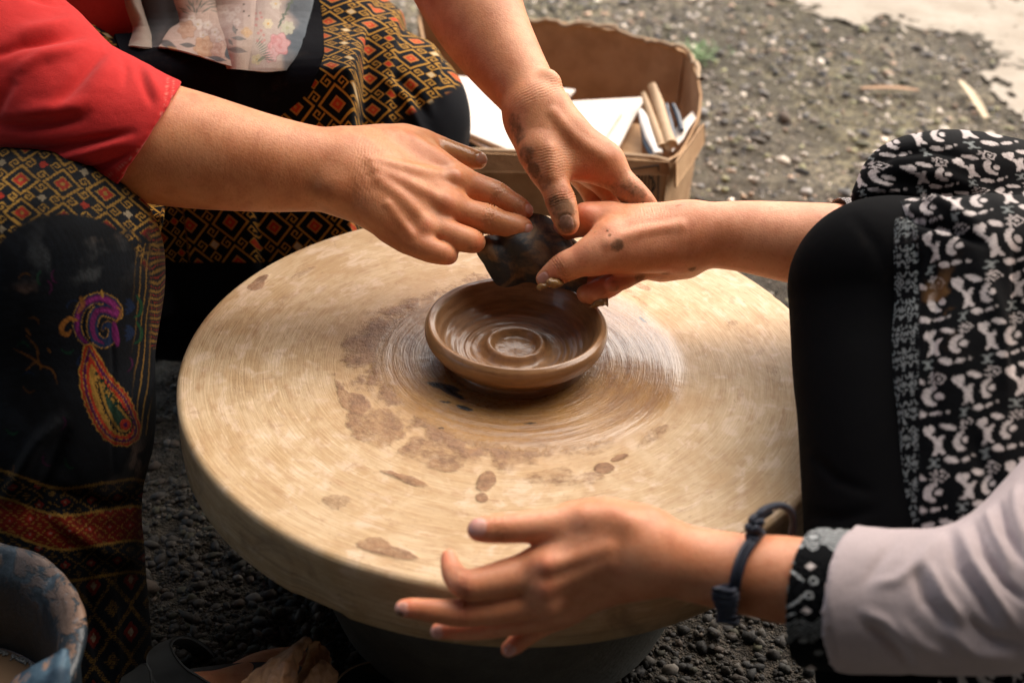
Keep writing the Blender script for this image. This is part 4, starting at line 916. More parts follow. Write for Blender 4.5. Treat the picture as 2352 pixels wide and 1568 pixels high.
def paint_main(pc, u, v):
    for x, y, R in ((455, 60, 13), (478, 62, 11), (495, 78, 10), (440, 45, 9), (468, 85, 11), (505, 95, 9)): flower(pc, u, v, x, y, R, 5, (.80, .70, .62), (.62, .45, .22), .7)
    rose(pc, u, v, 430, 72, 22, (.62, .36, .22), (.45, .22, .13), .7); rose(pc, u, v, 470, 112, 26, (.68, .42, .24), (.56, .28, .14), .8); rose(pc, u, v, 505, 118, 20, (.72, .52, .40), (.55, .30, .22), .8)
    leaf(pc, u, v, 385, 105, .35, 26, 9, (.10, .105, .105), .95); leaf(pc, u, v, 432, 108, .1, 22, 6, (.11, .11, .105), .9); leaf(pc, u, v, 528, 128, 1.2, 20, 12, (.12, .15, .16), .95); leaf(pc, u, v, 500, 138, .2, 24, 6, (.12, .14, .15), .9); leaf(pc, u, v, 400, 118, .5, 20, 6, (.5, .25, .10), .8)
    for k in range(16): an = .4+.25*k; leaf(pc, u, v, 420+6*k, 20+9*math.sin(k*1.7), an, 12, 2.2, (.22, .24, .21), .75)
    for k in range(9): leaf(pc, u, v, 432+9*k, 5+4*math.sin(k*2.), 1.2+.3*k, 10, 1.8, (.24, .26, .22), .7)
def paint_mid(pc, u, v):
    for x, y, R in ((520, 28, 9), (535, 38, 9), (548, 26, 8), (528, 48, 8), (545, 55, 9)): flower(pc, u, v, x, y, R, 5, (.78, .68, .60), (.6, .42, .3), .65)
    leaf(pc, u, v, 540, 72, 1.3, 13, 5, (.20, .21, .19)); leaf(pc, u, v, 548, 92, .1, 18, 5, (.18, .18, .17)); leaf(pc, u, v, 545, 118, .15, 24, 7, (.20, .17, .16)); leaf(pc, u, v, 532, 100, 1.0, 10, 4, (.2, .2, .18)); flower(pc, u, v, 565, 78, 12, 4, (.66, .40, .18), (.6, .35, .15), .7)
    for x, y in ((561, 14), (561, 30), (572, 41), (545, 73)): pc(sstep(3.2, 2, np.hypot(u-x, (v-y)*1.5)), (.05, .03, .015), .95)
def paint_right(pc, u, v):
    pc(sstep(0, 34, u-(648-.0*v)+12*np.sin(v*.08)), (.115, .15, .18), .95); pc(sstep(60, 110, v+.2*(u-600))*sstep(640, 655, u), (.09, .12, .145), .8)
    rose(pc, u, v, 640, 106, 27, (.78, .42, .40), (.66, .22, .22), .95); rose(pc, u, v, 622, 130, 17, (.76, .48, .45), (.68, .30, .28), .85); flower(pc, u, v, 660, 68, 17, 7, (.66, .64, .46), (.5, .5, .3), .85)
    flower(pc, u, v, 614, 58, 12, 6, (.80, .68, .45), (.75, .38, .06), .9); flower(pc, u, v, 632, 12, 13, 6, (.78, .70, .58), (.75, .5, .2), .85)
    for k in range(12): an = -1.1+.25*(k % 5)*(-1)**k; leaf(pc, u, v, 640+3.2*k, 62-6.4*k, an, 11, 2.8, (.15, .19, .14), .9)
    for k in range(10): leaf(pc, u, v, 592+3*k, 96+5*k, -1.0+.12*k, 13, 1.6, (.18, .22, .17), .8)
    for x, y in ((588, 35), (598, 34), (590, 48), (600, 44), (588, 62), (598, 74), (604, 84), (592, 80), (590, 97), (600, 100), (606, 96)): pc(sstep(4, 2.4, np.hypot(u-x, v-y)), (.60, .22, .20), .75)
    flower(pc, u, v, 590, 140, 13, 5, (.70, .60, .35), (.5, .35, .12), .7); leaf(pc, u, v, 602, 138, -.6, 16, 4, (.2, .24, .17), .8)
panel('inner_fold', [[(310, -60, 1.30), (360, -60, 1.33), (420, -60, 1.30)], [(330, 20, 1.28), (370, 20, 1.30), (420, 20, 1.25)], [(335, 112, 1.22), (375, 112, 1.22), (425, 118, 1.19)]], 40, 40, lambda pc, u, v: None, apron, (.075, .075, .078), 5, .003)
panel('apron_edge', [[(283, -60, 1.24), (292, -60, 1.225), (306, -60, 1.24)], [(292, 5, 1.22), (304, 3, 1.205), (322, 10, 1.225)], [(303, 45, 1.20), (322, 40, 1.185), (336, 55, 1.20)], [(309, 72, 1.19), (328, 70, 1.165), (346, 82, 1.18)], [(296, 108, 1.185), (322, 110, 1.175), (349, 112, 1.18)]], 60, 30, lambda pc, u, v: None, apron, (.40, .33, .27), 8, .010)
panel('floral_panel', [[(385, -60, 1.24), (420, -60, 1.205), (455, -60, 1.20), (485, -60, 1.21)], [(404, 0, 1.22), (430, 0, 1.185), (462, 0, 1.18), (493, 0, 1.19)], [(417, 50, 1.20), (440, 45, 1.165), (475, 50, 1.16), (504, 55, 1.172)], [(390, 72, 1.185), (435, 80, 1.155), (480, 85, 1.15), (518, 88, 1.16)], [(366, 110, 1.165), (425, 122, 1.15), (480, 138, 1.14), (540, 158, 1.145)]], 150, 150, paint_main, apron, (.62, .46, .38), 1, .020)
panel('floral_panel', [[(470, -60, 1.225), (530, -60, 1.215), (598, -60, 1.215)], [(480, 0, 1.205), (535, 0, 1.195), (592, 0, 1.20)], [(494, 55, 1.185), (540, 60, 1.175), (585, 55, 1.18)], [(515, 110, 1.165), (545, 115, 1.155), (576, 110, 1.165)], [(525, 158, 1.15), (548, 160, 1.145), (570, 162, 1.15)]], 130, 90, paint_mid, apron, (.60, .46, .39), 2)
panel('floral_panel', [[(588, -60, 1.205), (650, -60, 1.205), (725, -70, 1.25)], [(588, 0, 1.192), (645, 0, 1.188), (718, 0, 1.23)], [(581, 55, 1.176), (640, 60, 1.165), (705, 55, 1.20)], [(574, 110, 1.162), (632, 118, 1.148), (690, 108, 1.175)], [(566, 162, 1.148), (615, 166, 1.14), (655, 160, 1.155)]], 140, 120, paint_right, apron, (.60, .48, .41), 3)

# ------------------------------------------------------------------ the apprentice
apprentice = tag(empty('person', (.62, -.12, 0)), 'person in lilac-grey shirt and black and white patterned cloth, wearing a dark cord bracelet', 'person')
b2 = low_body([
    [(.74, -.16, .30, .125), (.76, -.15, .48, .11), (.74, -.13, .70, .125), (.72, -.13, .84, .07), (.70, -.13, .92, .052)],
    [(.68, -.13, 1.01, .082), (.665, -.13, 1.06, .085)],
    [(.73, -.13, .80, .07), (.71, -.30, .76, .055), (.60, -.36, .56, .046), tuple(PD(2600, 1000, .79))+(.038,), tuple(PD(2450, 1240, .70))+(.034,), tuple(PD(2250, 1365, .68))+(.028,), tuple(PD(2150, 1380, .68))+(.026,)],
    [(.73, -.13, .80, .07), (.70, .04, .76, .055), (.56, .06, .60, .045), tuple(PD(2500, 640, 1.0))+(.036,), tuple(PD(2150, 600, .99))+(.030,)],
    [(.72, -.18, .27, .08), tuple(PD(2250, 610, .96))+(.04,), tuple(PD(2060, 640, .895))+(.032,), tuple(PD(2003, 900, .83))+(.030,), tuple(PD(2010, 1300, .775))+(.028,), tuple(PD(2030, 1600, .80))+(.026,)],
], .009)
# her bare foot in the sandal below the wheel
ft = sdf_shape([[(430, 1590, .965, 46), (520, 1592, .99, 58), (610, 1560, 1.02, 66), (700, 1545, 1.05, 62), (790, 1530, 1.08, 55)]], .003, k=.01)
ft = (ft[0], ft[1], np.zeros((len(ft[0]), 3)), np.zeros(len(ft[0])))
body_mesh([build_arm('C'), build_arm('D'), b2, ft], M_SKIN2, apprentice)
# black trouser leg
V, F = sdf_shape([[(2500, 700, 1.06, 150), (2250, 650, .95, 150), (2080, 620, .885, 170), (2000, 640, .865, 178), (1990, 700, .86, 174), (1986, 800, .845, 166), (1990, 950, .815, 158), (2003, 1150, .785, 156), (2010, 1300, .77, 158), (2020, 1500, .77, 150), (2030, 1700, .79, 140)]], .003, k=.01, rl=5)
V[:, 2] = np.maximum(V[:, 2], .03)
V = V+normals(V, F)*(.003*(fbm(V*np.array([14, 14, 9]), 3)-.5))[:, None]
V = folds(V, normals(V, F), [([(1860, 1040), (1920, 1100), (2000, 1130)], 12, -.002), ([(1850, 1180), (1930, 1190), (2010, 1170)], 14, -.002), ([(1960, 500), (2010, 560), (2040, 640)], 14, -.0015)])
link('trouser_leg', mesh('trouser_leg', V, F), cloth_material('black_trouser_cloth', (.0030, .0032, .0040), rough=.85, weave=1500, bump=.25, sheen=.0, dirt=.03, spec=.04), apprentice)
# black and white patterned cloth over the thigh
V, F = sdf_shape([
    [(1992, 452, .905, 38), (2040, 405, .91, 62), (2100, 405, .92, 95), (2200, 432, .945, 130), (2350, 480, .985, 150), (2520, 540, 1.03, 150)],
    [(2080, 505, .845, 48), (2128, 570, .828, 98), (2215, 620, .835, 165), (2400, 650, .89, 200), (2560, 680, .93, 200)],
    [(2212, 660, .828, 172), (2200, 850, .800, 180), (2204, 1050, .775, 178), (2222, 1250, .755, 172), (2250, 1500, .765, 170), (2270, 1700, .78, 170)],
    [(2420, 720, .92, 210), (2430, 950, .88, 210), (2440, 1300, .84, 200), (2440, 1600, .84, 200)]], .0028, k=.022, rl=5)
V[:, 2] = np.maximum(V[:, 2], .02)
N = normals(V, F)
V = folds(V, N, [([(2040, 470), (2110, 505), (2180, 520), (2260, 560)], 12, -.008), ([(2010, 430), (2080, 440), (2160, 470), (2240, 510)], 13, .006), ([(2000, 380), (2060, 350), (2140, 345), (2240, 370)], 11, -.004), ([(2060, 390), (2150, 400), (2260, 440), (2352, 500)], 14, .003),
    ([(2085, 520), (2110, 600), (2105, 700)], 8, -.003), ([(2130, 560), (2150, 700), (2135, 850), (2145, 1000)], 14, -.004), ([(2250, 600), (2300, 750), (2310, 900)], 22, .005), ([(2340, 560), (2345, 700), (2330, 850)], 14, -.008), ([(2240, 1000), (2270, 1100), (2280, 1200)], 20, -.004), ([(2080, 900), (2075, 1050), (2085, 1220)], 10, .002)])
V = V+normals(V, F)*(.004*(fbm(V*np.array([22, 22, 12]), 3)-.5))[:, None]
V, F = subdiv(V, F); u, v, w = vis_uv(V)
# the print: motifs drawn in the cloth's own directions, which swing round from the knee to the drape
BK = np.array([.0035, .0042, .0055]); WH = np.array([.66, .60, .585]); GY = np.array([.20, .22, .22])
top = sstep(560, 430, v+.15*(u-2150))
wx = 26*(fbm(np.stack([u*.010, v*.010, 0*u], -1), 2)-.5)*2
pu = u+wx+top*(-.55*(v-500)); pv = v+.16*(u-2200)+wx*.6+top*.35*(v-500)
hatch = .80+.20*np.sign(np.sin(u*1.9+v*.5))*1.0
col = np.tile(BK, (len(V), 1))
def motif(mask, c, k=1.0):
    global col
    mk = (np.clip(mask, 0, 1)*k)[:, None]; col = col*(1-mk)+c*mk
def cell(px, py, ox=0, oy=0, stag=.5):
    j = np.floor((pv-oy)/py); x = (pu-ox-stag*px*(j % 2)); i = np.floor(x/px); return x-i*px-px/2, (pv-oy)-j*py-py/2, i, j
body_m = sstep(2108, 2114, u+.0*(v-800)+30*top)*1.0; body_m = np.maximum(body_m, top)
def ell(x, y, a, b, rot=0): c_, s_ = math.cos(rot), math.sin(rot); X, Y = x*c_+y*s_, -x*s_+y*c_; return np.sqrt((X/a)**2+(Y/b)**2)
WHn = WH
def ms(d, e=.10): return sstep(1+e, 1-e, d)
PX, PY_ = 118, 104
PX, PY_ = 124, 110
x, y, i, j = cell(PX, PY_, 2118, 300); x, y = x*1.08, y*1.06
def arc(cx, cy, r, wd, side, c=WH, lim=1.15):
    d = np.hypot(x-cx, y-cy); an = np.arctan2(y-cy, (x-cx)*side); tp = np.clip(1-(np.abs(an)/lim)**2, 0, 1)**.5; motif(sstep(wd*tp+1.2, wd*tp-.6, np.abs(d-r))*(np.abs(an) < lim), c, .95)
arc(-52, 0, 23, 6.5, 1); arc(-2, 0, 23, 6.5, -1); motif(ms(ell(x+27, y, 6, 13), .2), WH)          # crab-like cross
arc(36, -2, 19, 8.5, -1, WH, 1.7); motif(ms(ell(x-42, y+2, 9, 8), .15), WH)                            # crescent and seed
motif(ms(ell(x+4, y+42, 19, 7, .35), .12), WH); motif(ms(ell(x-2, y-38, 17, 8, .3), .12), WH)         # slanted seeds
q = np.minimum(ell(x+38, y+38, 8, 9, .5), ell(x+50, y+36, 8, 9, -.5)); q = np.minimum(q, (np.abs(x+44)+np.abs(y+31)*.9)/13); motif(sstep(1.08, .92, q), WH)   # heart
dd = np.abs(x-46)*.8+np.abs(y+42); motif(sstep(2.6, 1.4, np.abs(dd-13)), WH*.85); motif(sstep(5, 4, dd), WH*.85)
for sy in (-1, 1): arc(26, -42+sy*14, 8, 2.6, 1, WH*.7, 2.2)
for sx in (-1, 1): arc(-38+sx*10, 42, 9, 2.6, -sx, GY*1.3, 2.0)
motif(ms(ell(x+38, y-42, 4, 6), .2), GY*1.4); motif(ms(ell(x-36, y-40, 12, 5, -.2), .15), WH*.9); motif(ms(ell(x-58, y-36, 4, 4), .2), WH*.7)
full = col.copy(); col = np.tile(BK, (len(V), 1))
# narrow border of small grey motifs beside the black leg
x, y, i, j = cell(38, 60, 2030, 300, .5); x, y = x*1.25, y*1.22; G2 = GY*1.35
motif(((np.abs(x)+np.abs(y)*.8 < 15) & (np.abs(x)+np.abs(y)*.8 > 11))*1.0, G2); motif((np.abs(x)+np.abs(y)*.8 < 6)*1.0, G2)
for s_ in (-1, 1): q = np.abs(np.hypot(x-s_*13, y-24)-9); motif((q < 2.2)*(y < 27)*1.0, G2); motif(ms(ell(x-s_*20, y, 4, 8)), G2*.9); q = np.abs(np.hypot(x-s_*11, y+24)-8); motif((q < 2.0)*(y > -28)*1.0, G2)
motif(ms(ell(x, y-33, 6, 4)), G2)
border = col
col = border*(1-body_m[:, None])+full*body_m[:, None]
col *= (.90+.10*np.sign(np.sin((u+.3*v)*1.7)))[:, None]
gap = np.exp(-((u-2111)/2.5)**2)*(1-top); col = col*(1-gap[:, None])+BK*gap[:, None]
st = sstep(.56, .68, fbm(V*60, 4))*np.exp(-(((u-2160)/40)**2+((v-690)/70)**2)); col = col*(1-st[:, None])+np.array([.16, .08, .03])*st[:, None]
me = mesh('patterned_cloth', V, F); setcol(me, 'col', col)
m = cloth_material('black_and_white_batik', attr='col', rough=.8, weave=1500, bump=.3, sheen=.02, spec=.05); link('patterned_cloth', me, m, apprentice)

# left sleeve, patterned inner cuff, hem stitching
ax = PD(2050, 1378, .688)-PD(1920, 1372, .69); ax /= np.linalg.norm(ax)
V, F = sdf_shape([[(1800, 1368, .692, 165), (1930, 1373, .69, 168), (2050, 1378, .685, 164), (2180, 1378, .68, 166), (2300, 1358, .68, 182), (2425, 1295, .69, 205), (2550, 1160, .73, 215), (2640, 980, .80, 215)]], .0019, k=.01, cut=[(PD(1950, 1373, .69), -ax+.62*FW)], rl=5)
N = normals(V, F)
V = folds(V, N, [
    ([(2060, 1240), (2020, 1290), (1990, 1340)], 13, -.0016), ([(2150, 1235), (2110, 1290), (2060, 1330), (2010, 1340)], 15, .0022), ([(2100, 1300), (2130, 1380), (2180, 1440)], 15, -.0042), ([(2130, 1290), (2170, 1370), (2220, 1430)], 12, .003),
    ([(1990, 1435), (2030, 1460), (2065, 1500), (2090, 1540)], 14, -.0028), ([(1985, 1405), (2030, 1425), (2090, 1480), (2120, 1530)], 13, .0025), ([(2180, 1225), (2200, 1300), (2250, 1370), (2290, 1440)], 13, -.0045), ([(2205, 1215), (2235, 1290), (2280, 1360), (2330, 1430)], 12, .004),
    ([(2235, 1195), (2262, 1270), (2310, 1340), (2352, 1380)], 9, -.0045), ([(2262, 1160), (2285, 1230), (2320, 1300)], 10, .0035), ([(2290, 1140), (2310, 1220), (2352, 1290)], 9, -.004), ([(2330, 1090), (2335, 1180), (2352, 1240)], 12, .003), ([(2220, 1420), (2280, 1470), (2352, 1480)], 16, -.004), ([(2180, 1450), (2240, 1500), (2330, 1510)], 14, .003), ([(2060, 1420), (2120, 1480), (2200, 1520)], 14, .0025)])
u, v, w = vis_uv(V); q1, _ = pdist(u, v, [(1958, 1208), (1925, 1232), (1902, 1290), (1892, 1370), (1902, 1450), (1928, 1520), (1960, 1545)]); V = V-normals(V, F)*(.0010*np.exp(-(q1/2.6)**2)+.0004*np.sin(v*.55)*np.exp(-((q1-10)/9)**2))[:, None]
V = V+normals(V, F)*(.0016*(fbm(V*np.array([45, 60, 45]), 4)-.5))[:, None]
me = mesh('sleeve', V, F); sleeve = link('sleeve', me, cloth_material('lilac_grey_cotton', (.56, .475, .485), rough=.8, weave=1800, bump=.3, sheen=.15), apprentice)
V, F = sdf_shape([[(1730, 1366, .693, 148), (1800, 1369, .692, 155), (1890, 1373, .69, 160), (1925, 1374, .69, 160)]], .0014, k=.01, hollow=.0018, cut=[(PD(1858, 1373, .692), -ax+.55*FW)], rl=3)
V, F = subdiv(V, F); u, v, w = vis_uv(V); col = np.tile(BK, (len(V), 1)); LG = np.array([.46, .49, .50])
a = (v-1373)/160.; bu = u-1855-0*v; 
def wavy(off, wd, amp, ph, c, v0, v1): motif((np.abs(bu-off-amp*np.sin(v*.075+ph)) < wd)*(v > v0)*(v < v1)*1.0, c)
for k in range(7): motif((np.abs((v-1212-k*7)-(8*np.sin(bu*.13))) < 2.0)*(v < 1268)*1.0, LG)
for (cx, cy) in ((1868, 1232), (1835, 1252)): motif(ms(ell(u-cx, v-cy, 16, 9)), BK); motif(ms(ell(u-cx, v-cy, 12, 6)), LG)
for (cx, cy) in ((1862, 1300), (1852, 1402), (1862, 1535)): motif(ms(np.abs(u-cx)/13+np.abs(v-cy)/9), WH); 
for (cx, cy) in ((1868, 1333), (1858, 1366)): motif((np.abs(np.hypot((u-cx), (v-cy)*1.2)-9) < 2.6)*1.0, LG)
for s_ in (-1, 1): q, _ = pdist(u, v, [(1795, 1350+s_*48), (1820, 1350+s_*38), (1845, 1350+s_*18)]); motif((q < 3.2)*1.0, LG); q, _ = pdist(u, v, [(1790, 1350+s_*70), (1825, 1350+s_*58)]); motif((q < 2.6)*1.0, LG)
motif((np.abs(u-1800)/14+np.abs(v-1350)/22 < 1)*(np.sin(v*1.2) > -.2)*1.0, LG*.8)
for k in range(6): motif((np.abs((v-1425-k*8)-(8*np.sin(bu*.12+.6))) < 2.0)*(v > 1418)*(v < 1525)*1.0, LG*.55)
for (cx, cy) in ((1845, 1470), (1880, 1498)): motif(ms(ell(u-cx, v-cy, 15, 9)), BK); motif(ms(ell(u-cx, v-cy, 11, 6)), LG*.5)
col *= (.85+.15*np.sign(np.sin((u+.3*v)*2.2)))[:, None]
me = mesh('inner_cuff', V, F); setcol(me, 'col', col); link('inner_cuff', me, m, sleeve)
V, F = sdf_shape([[(1885, 562, .977, 106), (1940, 566, .98, 112), (2060, 575, .985, 116)]], .0014, k=.01, hollow=.0016, cut=[(PD(1912, 566, .978), PD(1830, 558, .975)-PD(1920, 566, .978))], rl=2)
V, F = subdiv(V, F); u, v, w = vis_uv(V); col = np.tile(BK, (len(V), 1)); motif(((np.sin((u+v*.3)*.9) > .1) ^ (np.sin((v-u*.3)*.9) > .1))*1.0, WH*.8)
me = mesh('checked_cuff', V, F); setcol(me, 'col', col); link('checked_cuff', me, m, apprentice)

# bracelet of doubled dark blue cord
def tube_px(L, r, n=70, nn=10, closed=False):
    P = np.array([PD(*q) for q in L]); P = cr_interp(P, n); return tube(P, r, nn, closed)
m = NT('waxed_cord'); p = m.geo(); wv = m.n('TexWave', wave_type='BANDS'); wv.inputs['Scale'].default_value = 420; wv.inputs['Distortion'].default_value = 1.5; m.l(p, wv.inputs[0])
m.set(col=m.mix(wv.outputs['Fac'], (.006, .009, .018), (.022, .034, .065)), rough=.5, nrm=m.bump(wv.outputs['Fac'], .0008, .6), spec=.5); M_CORD = m.m
fr = [(1742, 1222, .694), (1722, 1240, .678), (1700, 1275, .671), (1686, 1320, .668), (1678, 1365, .672), (1672, 1400, .68), (1672, 1415, .694), (1690, 1400, .712), (1712, 1330, .722), (1735, 1260, .716), (1744, 1228, .70)]
bra = link('bracelet', mesh('bracelet', *merge(tube_px(fr, .0021), tube_px([(a+11, b+3, c+.0006) for a, b, c in fr], .0021))), M_CORD, apprentice)
V, F = merge(tube_px([(1728, 1196, .686), (1742, 1180, .684), (1758, 1168, .690), (1790, 1160, .70), (1815, 1172, .71), (1822, 1200, .718), (1818, 1225, .722)], .0022), tube_px([(1735, 1205, .684), (1750, 1188, .69), (1770, 1175, .70)], .0018))
link('cord_end', mesh('cord_end', V, F), M_CORD, bra)
def knot(c, r, w, seed): 
    P = [PD(c[0]+r*(math.sin(2*t)*.55+.12*math.sin(5*t)), c[1]+r*1.25*math.cos(t*1.0)*(.62+.3*math.sin(3*t+seed)), w-.002*math.cos(3*t)) for t in np.linspace(0, 2*np.pi, 60, endpoint=False)]
    return tube(np.array(P), .0023, 8, True)
k1 = knot((1738, 1205), 17, .682, 0); k2 = knot((1728, 1222), 16, .680, 1); link('knot', mesh('knot', *merge(k1, k2)), M_CORD, bra)
L = []
for k in range(7):
    c = PD(1664+1.2*k, 1352+12*k, .668+.0010*k); t = np.linspace(0, 2*np.pi, 24, endpoint=False); P = c+np.outer(np.cos(t)*(.0055+.0010*math.sin(k*1.1)), right)+np.outer(np.sin(t)*.0048, FW)+np.outer(np.sin(t*2+k)*.0006, upv); L.append(tube(P, .0017, 8, True))
link('knot', mesh('knot', *merge(*L)), M_CORD, bra)

# ------------------------------------------------------------------ between the hands
V, F = patch([[(1186, 512, .990), (1100, 568, .985), (1116, 608, .987), (1136, 646, .992)],
              [(1196, 500, .986), (1160, 560, .976), (1168, 605, .982), (1150, 652, .994)],
              [(1218, 489, .988), (1222, 550, .974), (1222, 602, .980), (1200, 648, .996)],
              [(1262, 505, .994), (1272, 556, .980), (1275, 606, .984), (1262, 655, .997)],
              [(1292, 545, 1.0), (1308, 590, .985), (1312, 630, .986), (1318, 672, .990)],
              [(1314, 580, 1.008), (1335, 610, .995), (1345, 648, .988), (1352, 688, .990)]], 70, 60)
N = normals(V, F); V += N*(.0018*(fbm(V*70, 4)-.5)+.0026*(np.sin((V@np.array([150, 20, 110]))+6*fbm(V*22, 2))))[:, None]
m = NT('wet_dark_leather'); p = m.geo(); c = m.mix(m.rng(m.noise(p, 40, 5, .6, .8), .40, .62), (.030, .036, .042), (.22, .135, .07)); c = m.mix(m.rng(m.noise(p, 140, 5, .7), .52, .72, 0, .5), c, (.006, .012, .020))
m.set(col=c, rough=m.rng(m.noise(p, 60, 3), .3, .7, .45, .8), nrm=m.bump(m.noise(p, 180, 5, .7), .0012, .6), spec=.5)
rag, _ = sheet('shaping_rag', V, 70, 60, .0024, m.m); tag(rag, 'dark wet leather rag pinched between the fingers at the far rim of the dish', 'rag')
V, F = patch([[(1222, 490, .990), (1250, 540, 1.012), (1265, 590, 1.016), (1275, 640, 1.01)], [(1270, 512, 1.0), (1290, 555, 1.010), (1300, 600, 1.012), (1310, 650, 1.005)], [(1310, 548, 1.004), (1330, 580, 1.0), (1340, 625, 1.0), (1345, 660, 1.0)], [(1350, 582, 1.004), (1362, 600, 1.0), (1372, 625, 1.0), (1380, 650, 1.0)]], 40, 40)
V += normals(V, F)*(.0015*(fbm(V*80, 4)-.5))[:, None]
m2 = NT('wet_grey_leather'); p = m2.geo(); m2.set(col=m2.mix(m2.noise(p, 60, 5), (.035, .034, .030), (.15, .12, .085)), rough=.35, nrm=m2.bump(m2.noise(p, 250, 4, .7), .001, .6)); o, _ = sheet('folded_layer', V, 40, 40, .002, m2.m, rag); o['label'] = 'grey wet back layer'
def blob(name, L, seed, mat, label, h=.0008, amp=.0016):
    V, F = sdf_shape([[q] * 2 if not isinstance(q, list) else q for q in L], h, k=.002, rl=2, sub=3); V += normals(V, F)*(amp*(fbm(V*230+seed, 3)-.5)*2)[:, None]
    return tag(link(name, mesh(name, V, F), mat), label, 'clay', 'clay scraps on the fingers')
m = NT('golden_wet_clay'); p = m.geo(); m.set(col=m.mix(m.noise(p, 150, 4), (.20, .10, .025), (.36, .20, .07)), rough=.3, nrm=m.bump(m.noise(p, 400, 4), .001, .6), coat=.3)
blob('clay_lump', [[(1258, 655, .960, 6), (1240, 660, .962, 7)], [(1262, 648, .955, 9), (1275, 652, .955, 10), (1292, 650, .957, 5)]], 1, m.m, 'small golden wet clay lump clinging under the thumb above the dish rim')
blob('clay_lump', [[(1355, 704, .970, 4), (1372, 696, .968, 9), (1388, 690, .972, 10)], [(1392, 695, .972, 5), (1396, 703, .972, 3)]], 5, m.m, 'golden clay scrap hanging from the curled fingertips right of the dish')

# ------------------------------------------------------------------ cardboard box of tools behind the wheel
m = NT('cardboard'); p = m.geo(); c = m.mix(m.rng(m.noise(p, 18, 5, .6), .35, .7), (.52, .32, .165), (.38, .215, .10)); wv = m.n('TexWave'); wv.inputs['Scale'].default_value = 90; m.l(p, wv.inputs[0])
c = m.mix(m.math('MULTIPLY', wv.outputs['Fac'], .12), c, (.2, .11, .05)); m.set(col=c, rough=.85, nrm=m.bump(m.noise(p, 90, 5, .6), .002, .5)); M_CARD = m.m
m = NT('torn_cardboard_edge'); p = m.geo(); m.set(col=m.mix(m.noise(p, 120, 4), (.52, .38, .25), (.38, .25, .14)), rough=.9); M_TORN = m.m
yF = .55; q0 = PY(1537, 368, yF); HB = q0[2]
cx0, cx1 = PY(985, 340, yF)[0], q0[0]
box = tag(empty('cardboard_box', ((cx0+cx1)/2, .74, 0)), 'worn open cardboard box of boards and tools on the ground behind the wheel', 'box')
def wall(name, base, topz, mat=M_CARD, th=.004, amp=.004, rag_=.006, flare=0.0, parent=box):
    B_ = cr_interp(np.array(base, float), 90) if len(base) > 2 else np.linspace(base[0], base[1], 60); n_ = len(B_); Zt = np.interp(np.linspace(0, 1, n_), np.linspace(0, 1, len(topz)), topz); nv_ = 26
    T = np.gradient(B_, axis=0); T /= np.linalg.norm(T, axis=1)[:, None]; out = np.stack([T[:, 1], -T[:, 0]], -1)
    V = []
    for i in range(n_):
        zt = Zt[i]+rag_*(fbm(np.array([[B_[i, 0]*40, B_[i, 1]*40, 3.]]), 3)[0]-.5)*2
        for k in range(nv_):
            t = k/(nv_-1); o_ = flare*t*t+amp*(fbm(np.array([[B_[i, 0]*14, B_[i, 1]*14, t*2.5]]), 3)[0]-.5)*2
            V.append((B_[i, 0]+out[i, 0]*o_, B_[i, 1]+out[i, 1]*o_, .002+t*(zt-.002)))
    V = np.array(V); o, me = sheet(name, V, n_, nv_, th, mat, parent); return o, V
front, _ = wall('front_wall', [(cx0, yF), (cx1, yF)], [HB, HB-.002, HB-.001, HB], amp=.0015, rag_=.002)
rb = [PZ(1602, 268, HB), PZ(1604, 205, HB), PZ(1588, 150, HB)]
wall('side_wall', [(cx1, yF+.002), (cx1+.022, yF+.05), (rb[0][0]+.002, rb[0][1]), (rb[1][0]+.004, rb[1][1]), (rb[2][0], rb[2][1]), (rb[2][0]-.022, rb[2][1]+.06)], [HB, HB-.012, HB-.008, HB+.004, HB+.010, HB+.012], amp=.003, rag_=.004)
xb = [PZ(1570, 118, HB+.015), PZ(1490, 92, HB+.015), PZ(1400, 72, HB+.015), PZ(1240, 45, HB+.015), PZ(1080, 28, HB+.015), PZ(960, 20, HB+.01)]
wall('back_wall', [(q[0], q[1]) for q in xb], [HB+.012, HB+.016, HB+.014, HB+.016, HB+.012], amp=.004, rag_=.006, flare=.006)
wall('side_wall', [(xb[-1][0], xb[-1][1]-.004), (cx0-.01, .75), (cx0, yF+.002)], [HB, HB-.01, HB], amp=.003, rag_=.003)
V = np.array([(cx0, yF, .004), (cx1, yF, .004), (rb[2][0]-.02, rb[2][1]+.05, .004), (cx0, .93, .004)]); me = mesh('bottom', V, [(0, 1, 2, 3)], False); link('bottom', me, M_CARD, box)
# torn pale lip along the back rim
P = cr_interp(np.array([(q[0], q[1], HB+.016+.003*((-1)**k)) for k, q in enumerate([PZ(1604, 215, HB), PZ(1588, 150, HB)]+xb)]), 160); P += (fbm(P*60, 3)-.5)[:, None]*np.array([.008, .008, .012])
V, F = tube(P, .0016+.003*fbm(P*40+4, 3), 7); link('torn_rim', mesh('torn_rim', V, F), M_TORN, box)
P = cr_interp(np.array([PY(1010, 343, yF-.003), PY(1300, 352, yF-.003), PY(1480, 360, yF-.003), PY(1537, 371, yF-.004)]), 60); V, F = tube(P, .0028+.0012*fbm(P*50, 2), 6); link('front_fold', mesh('front_fold', V, F), M_TORN, box)
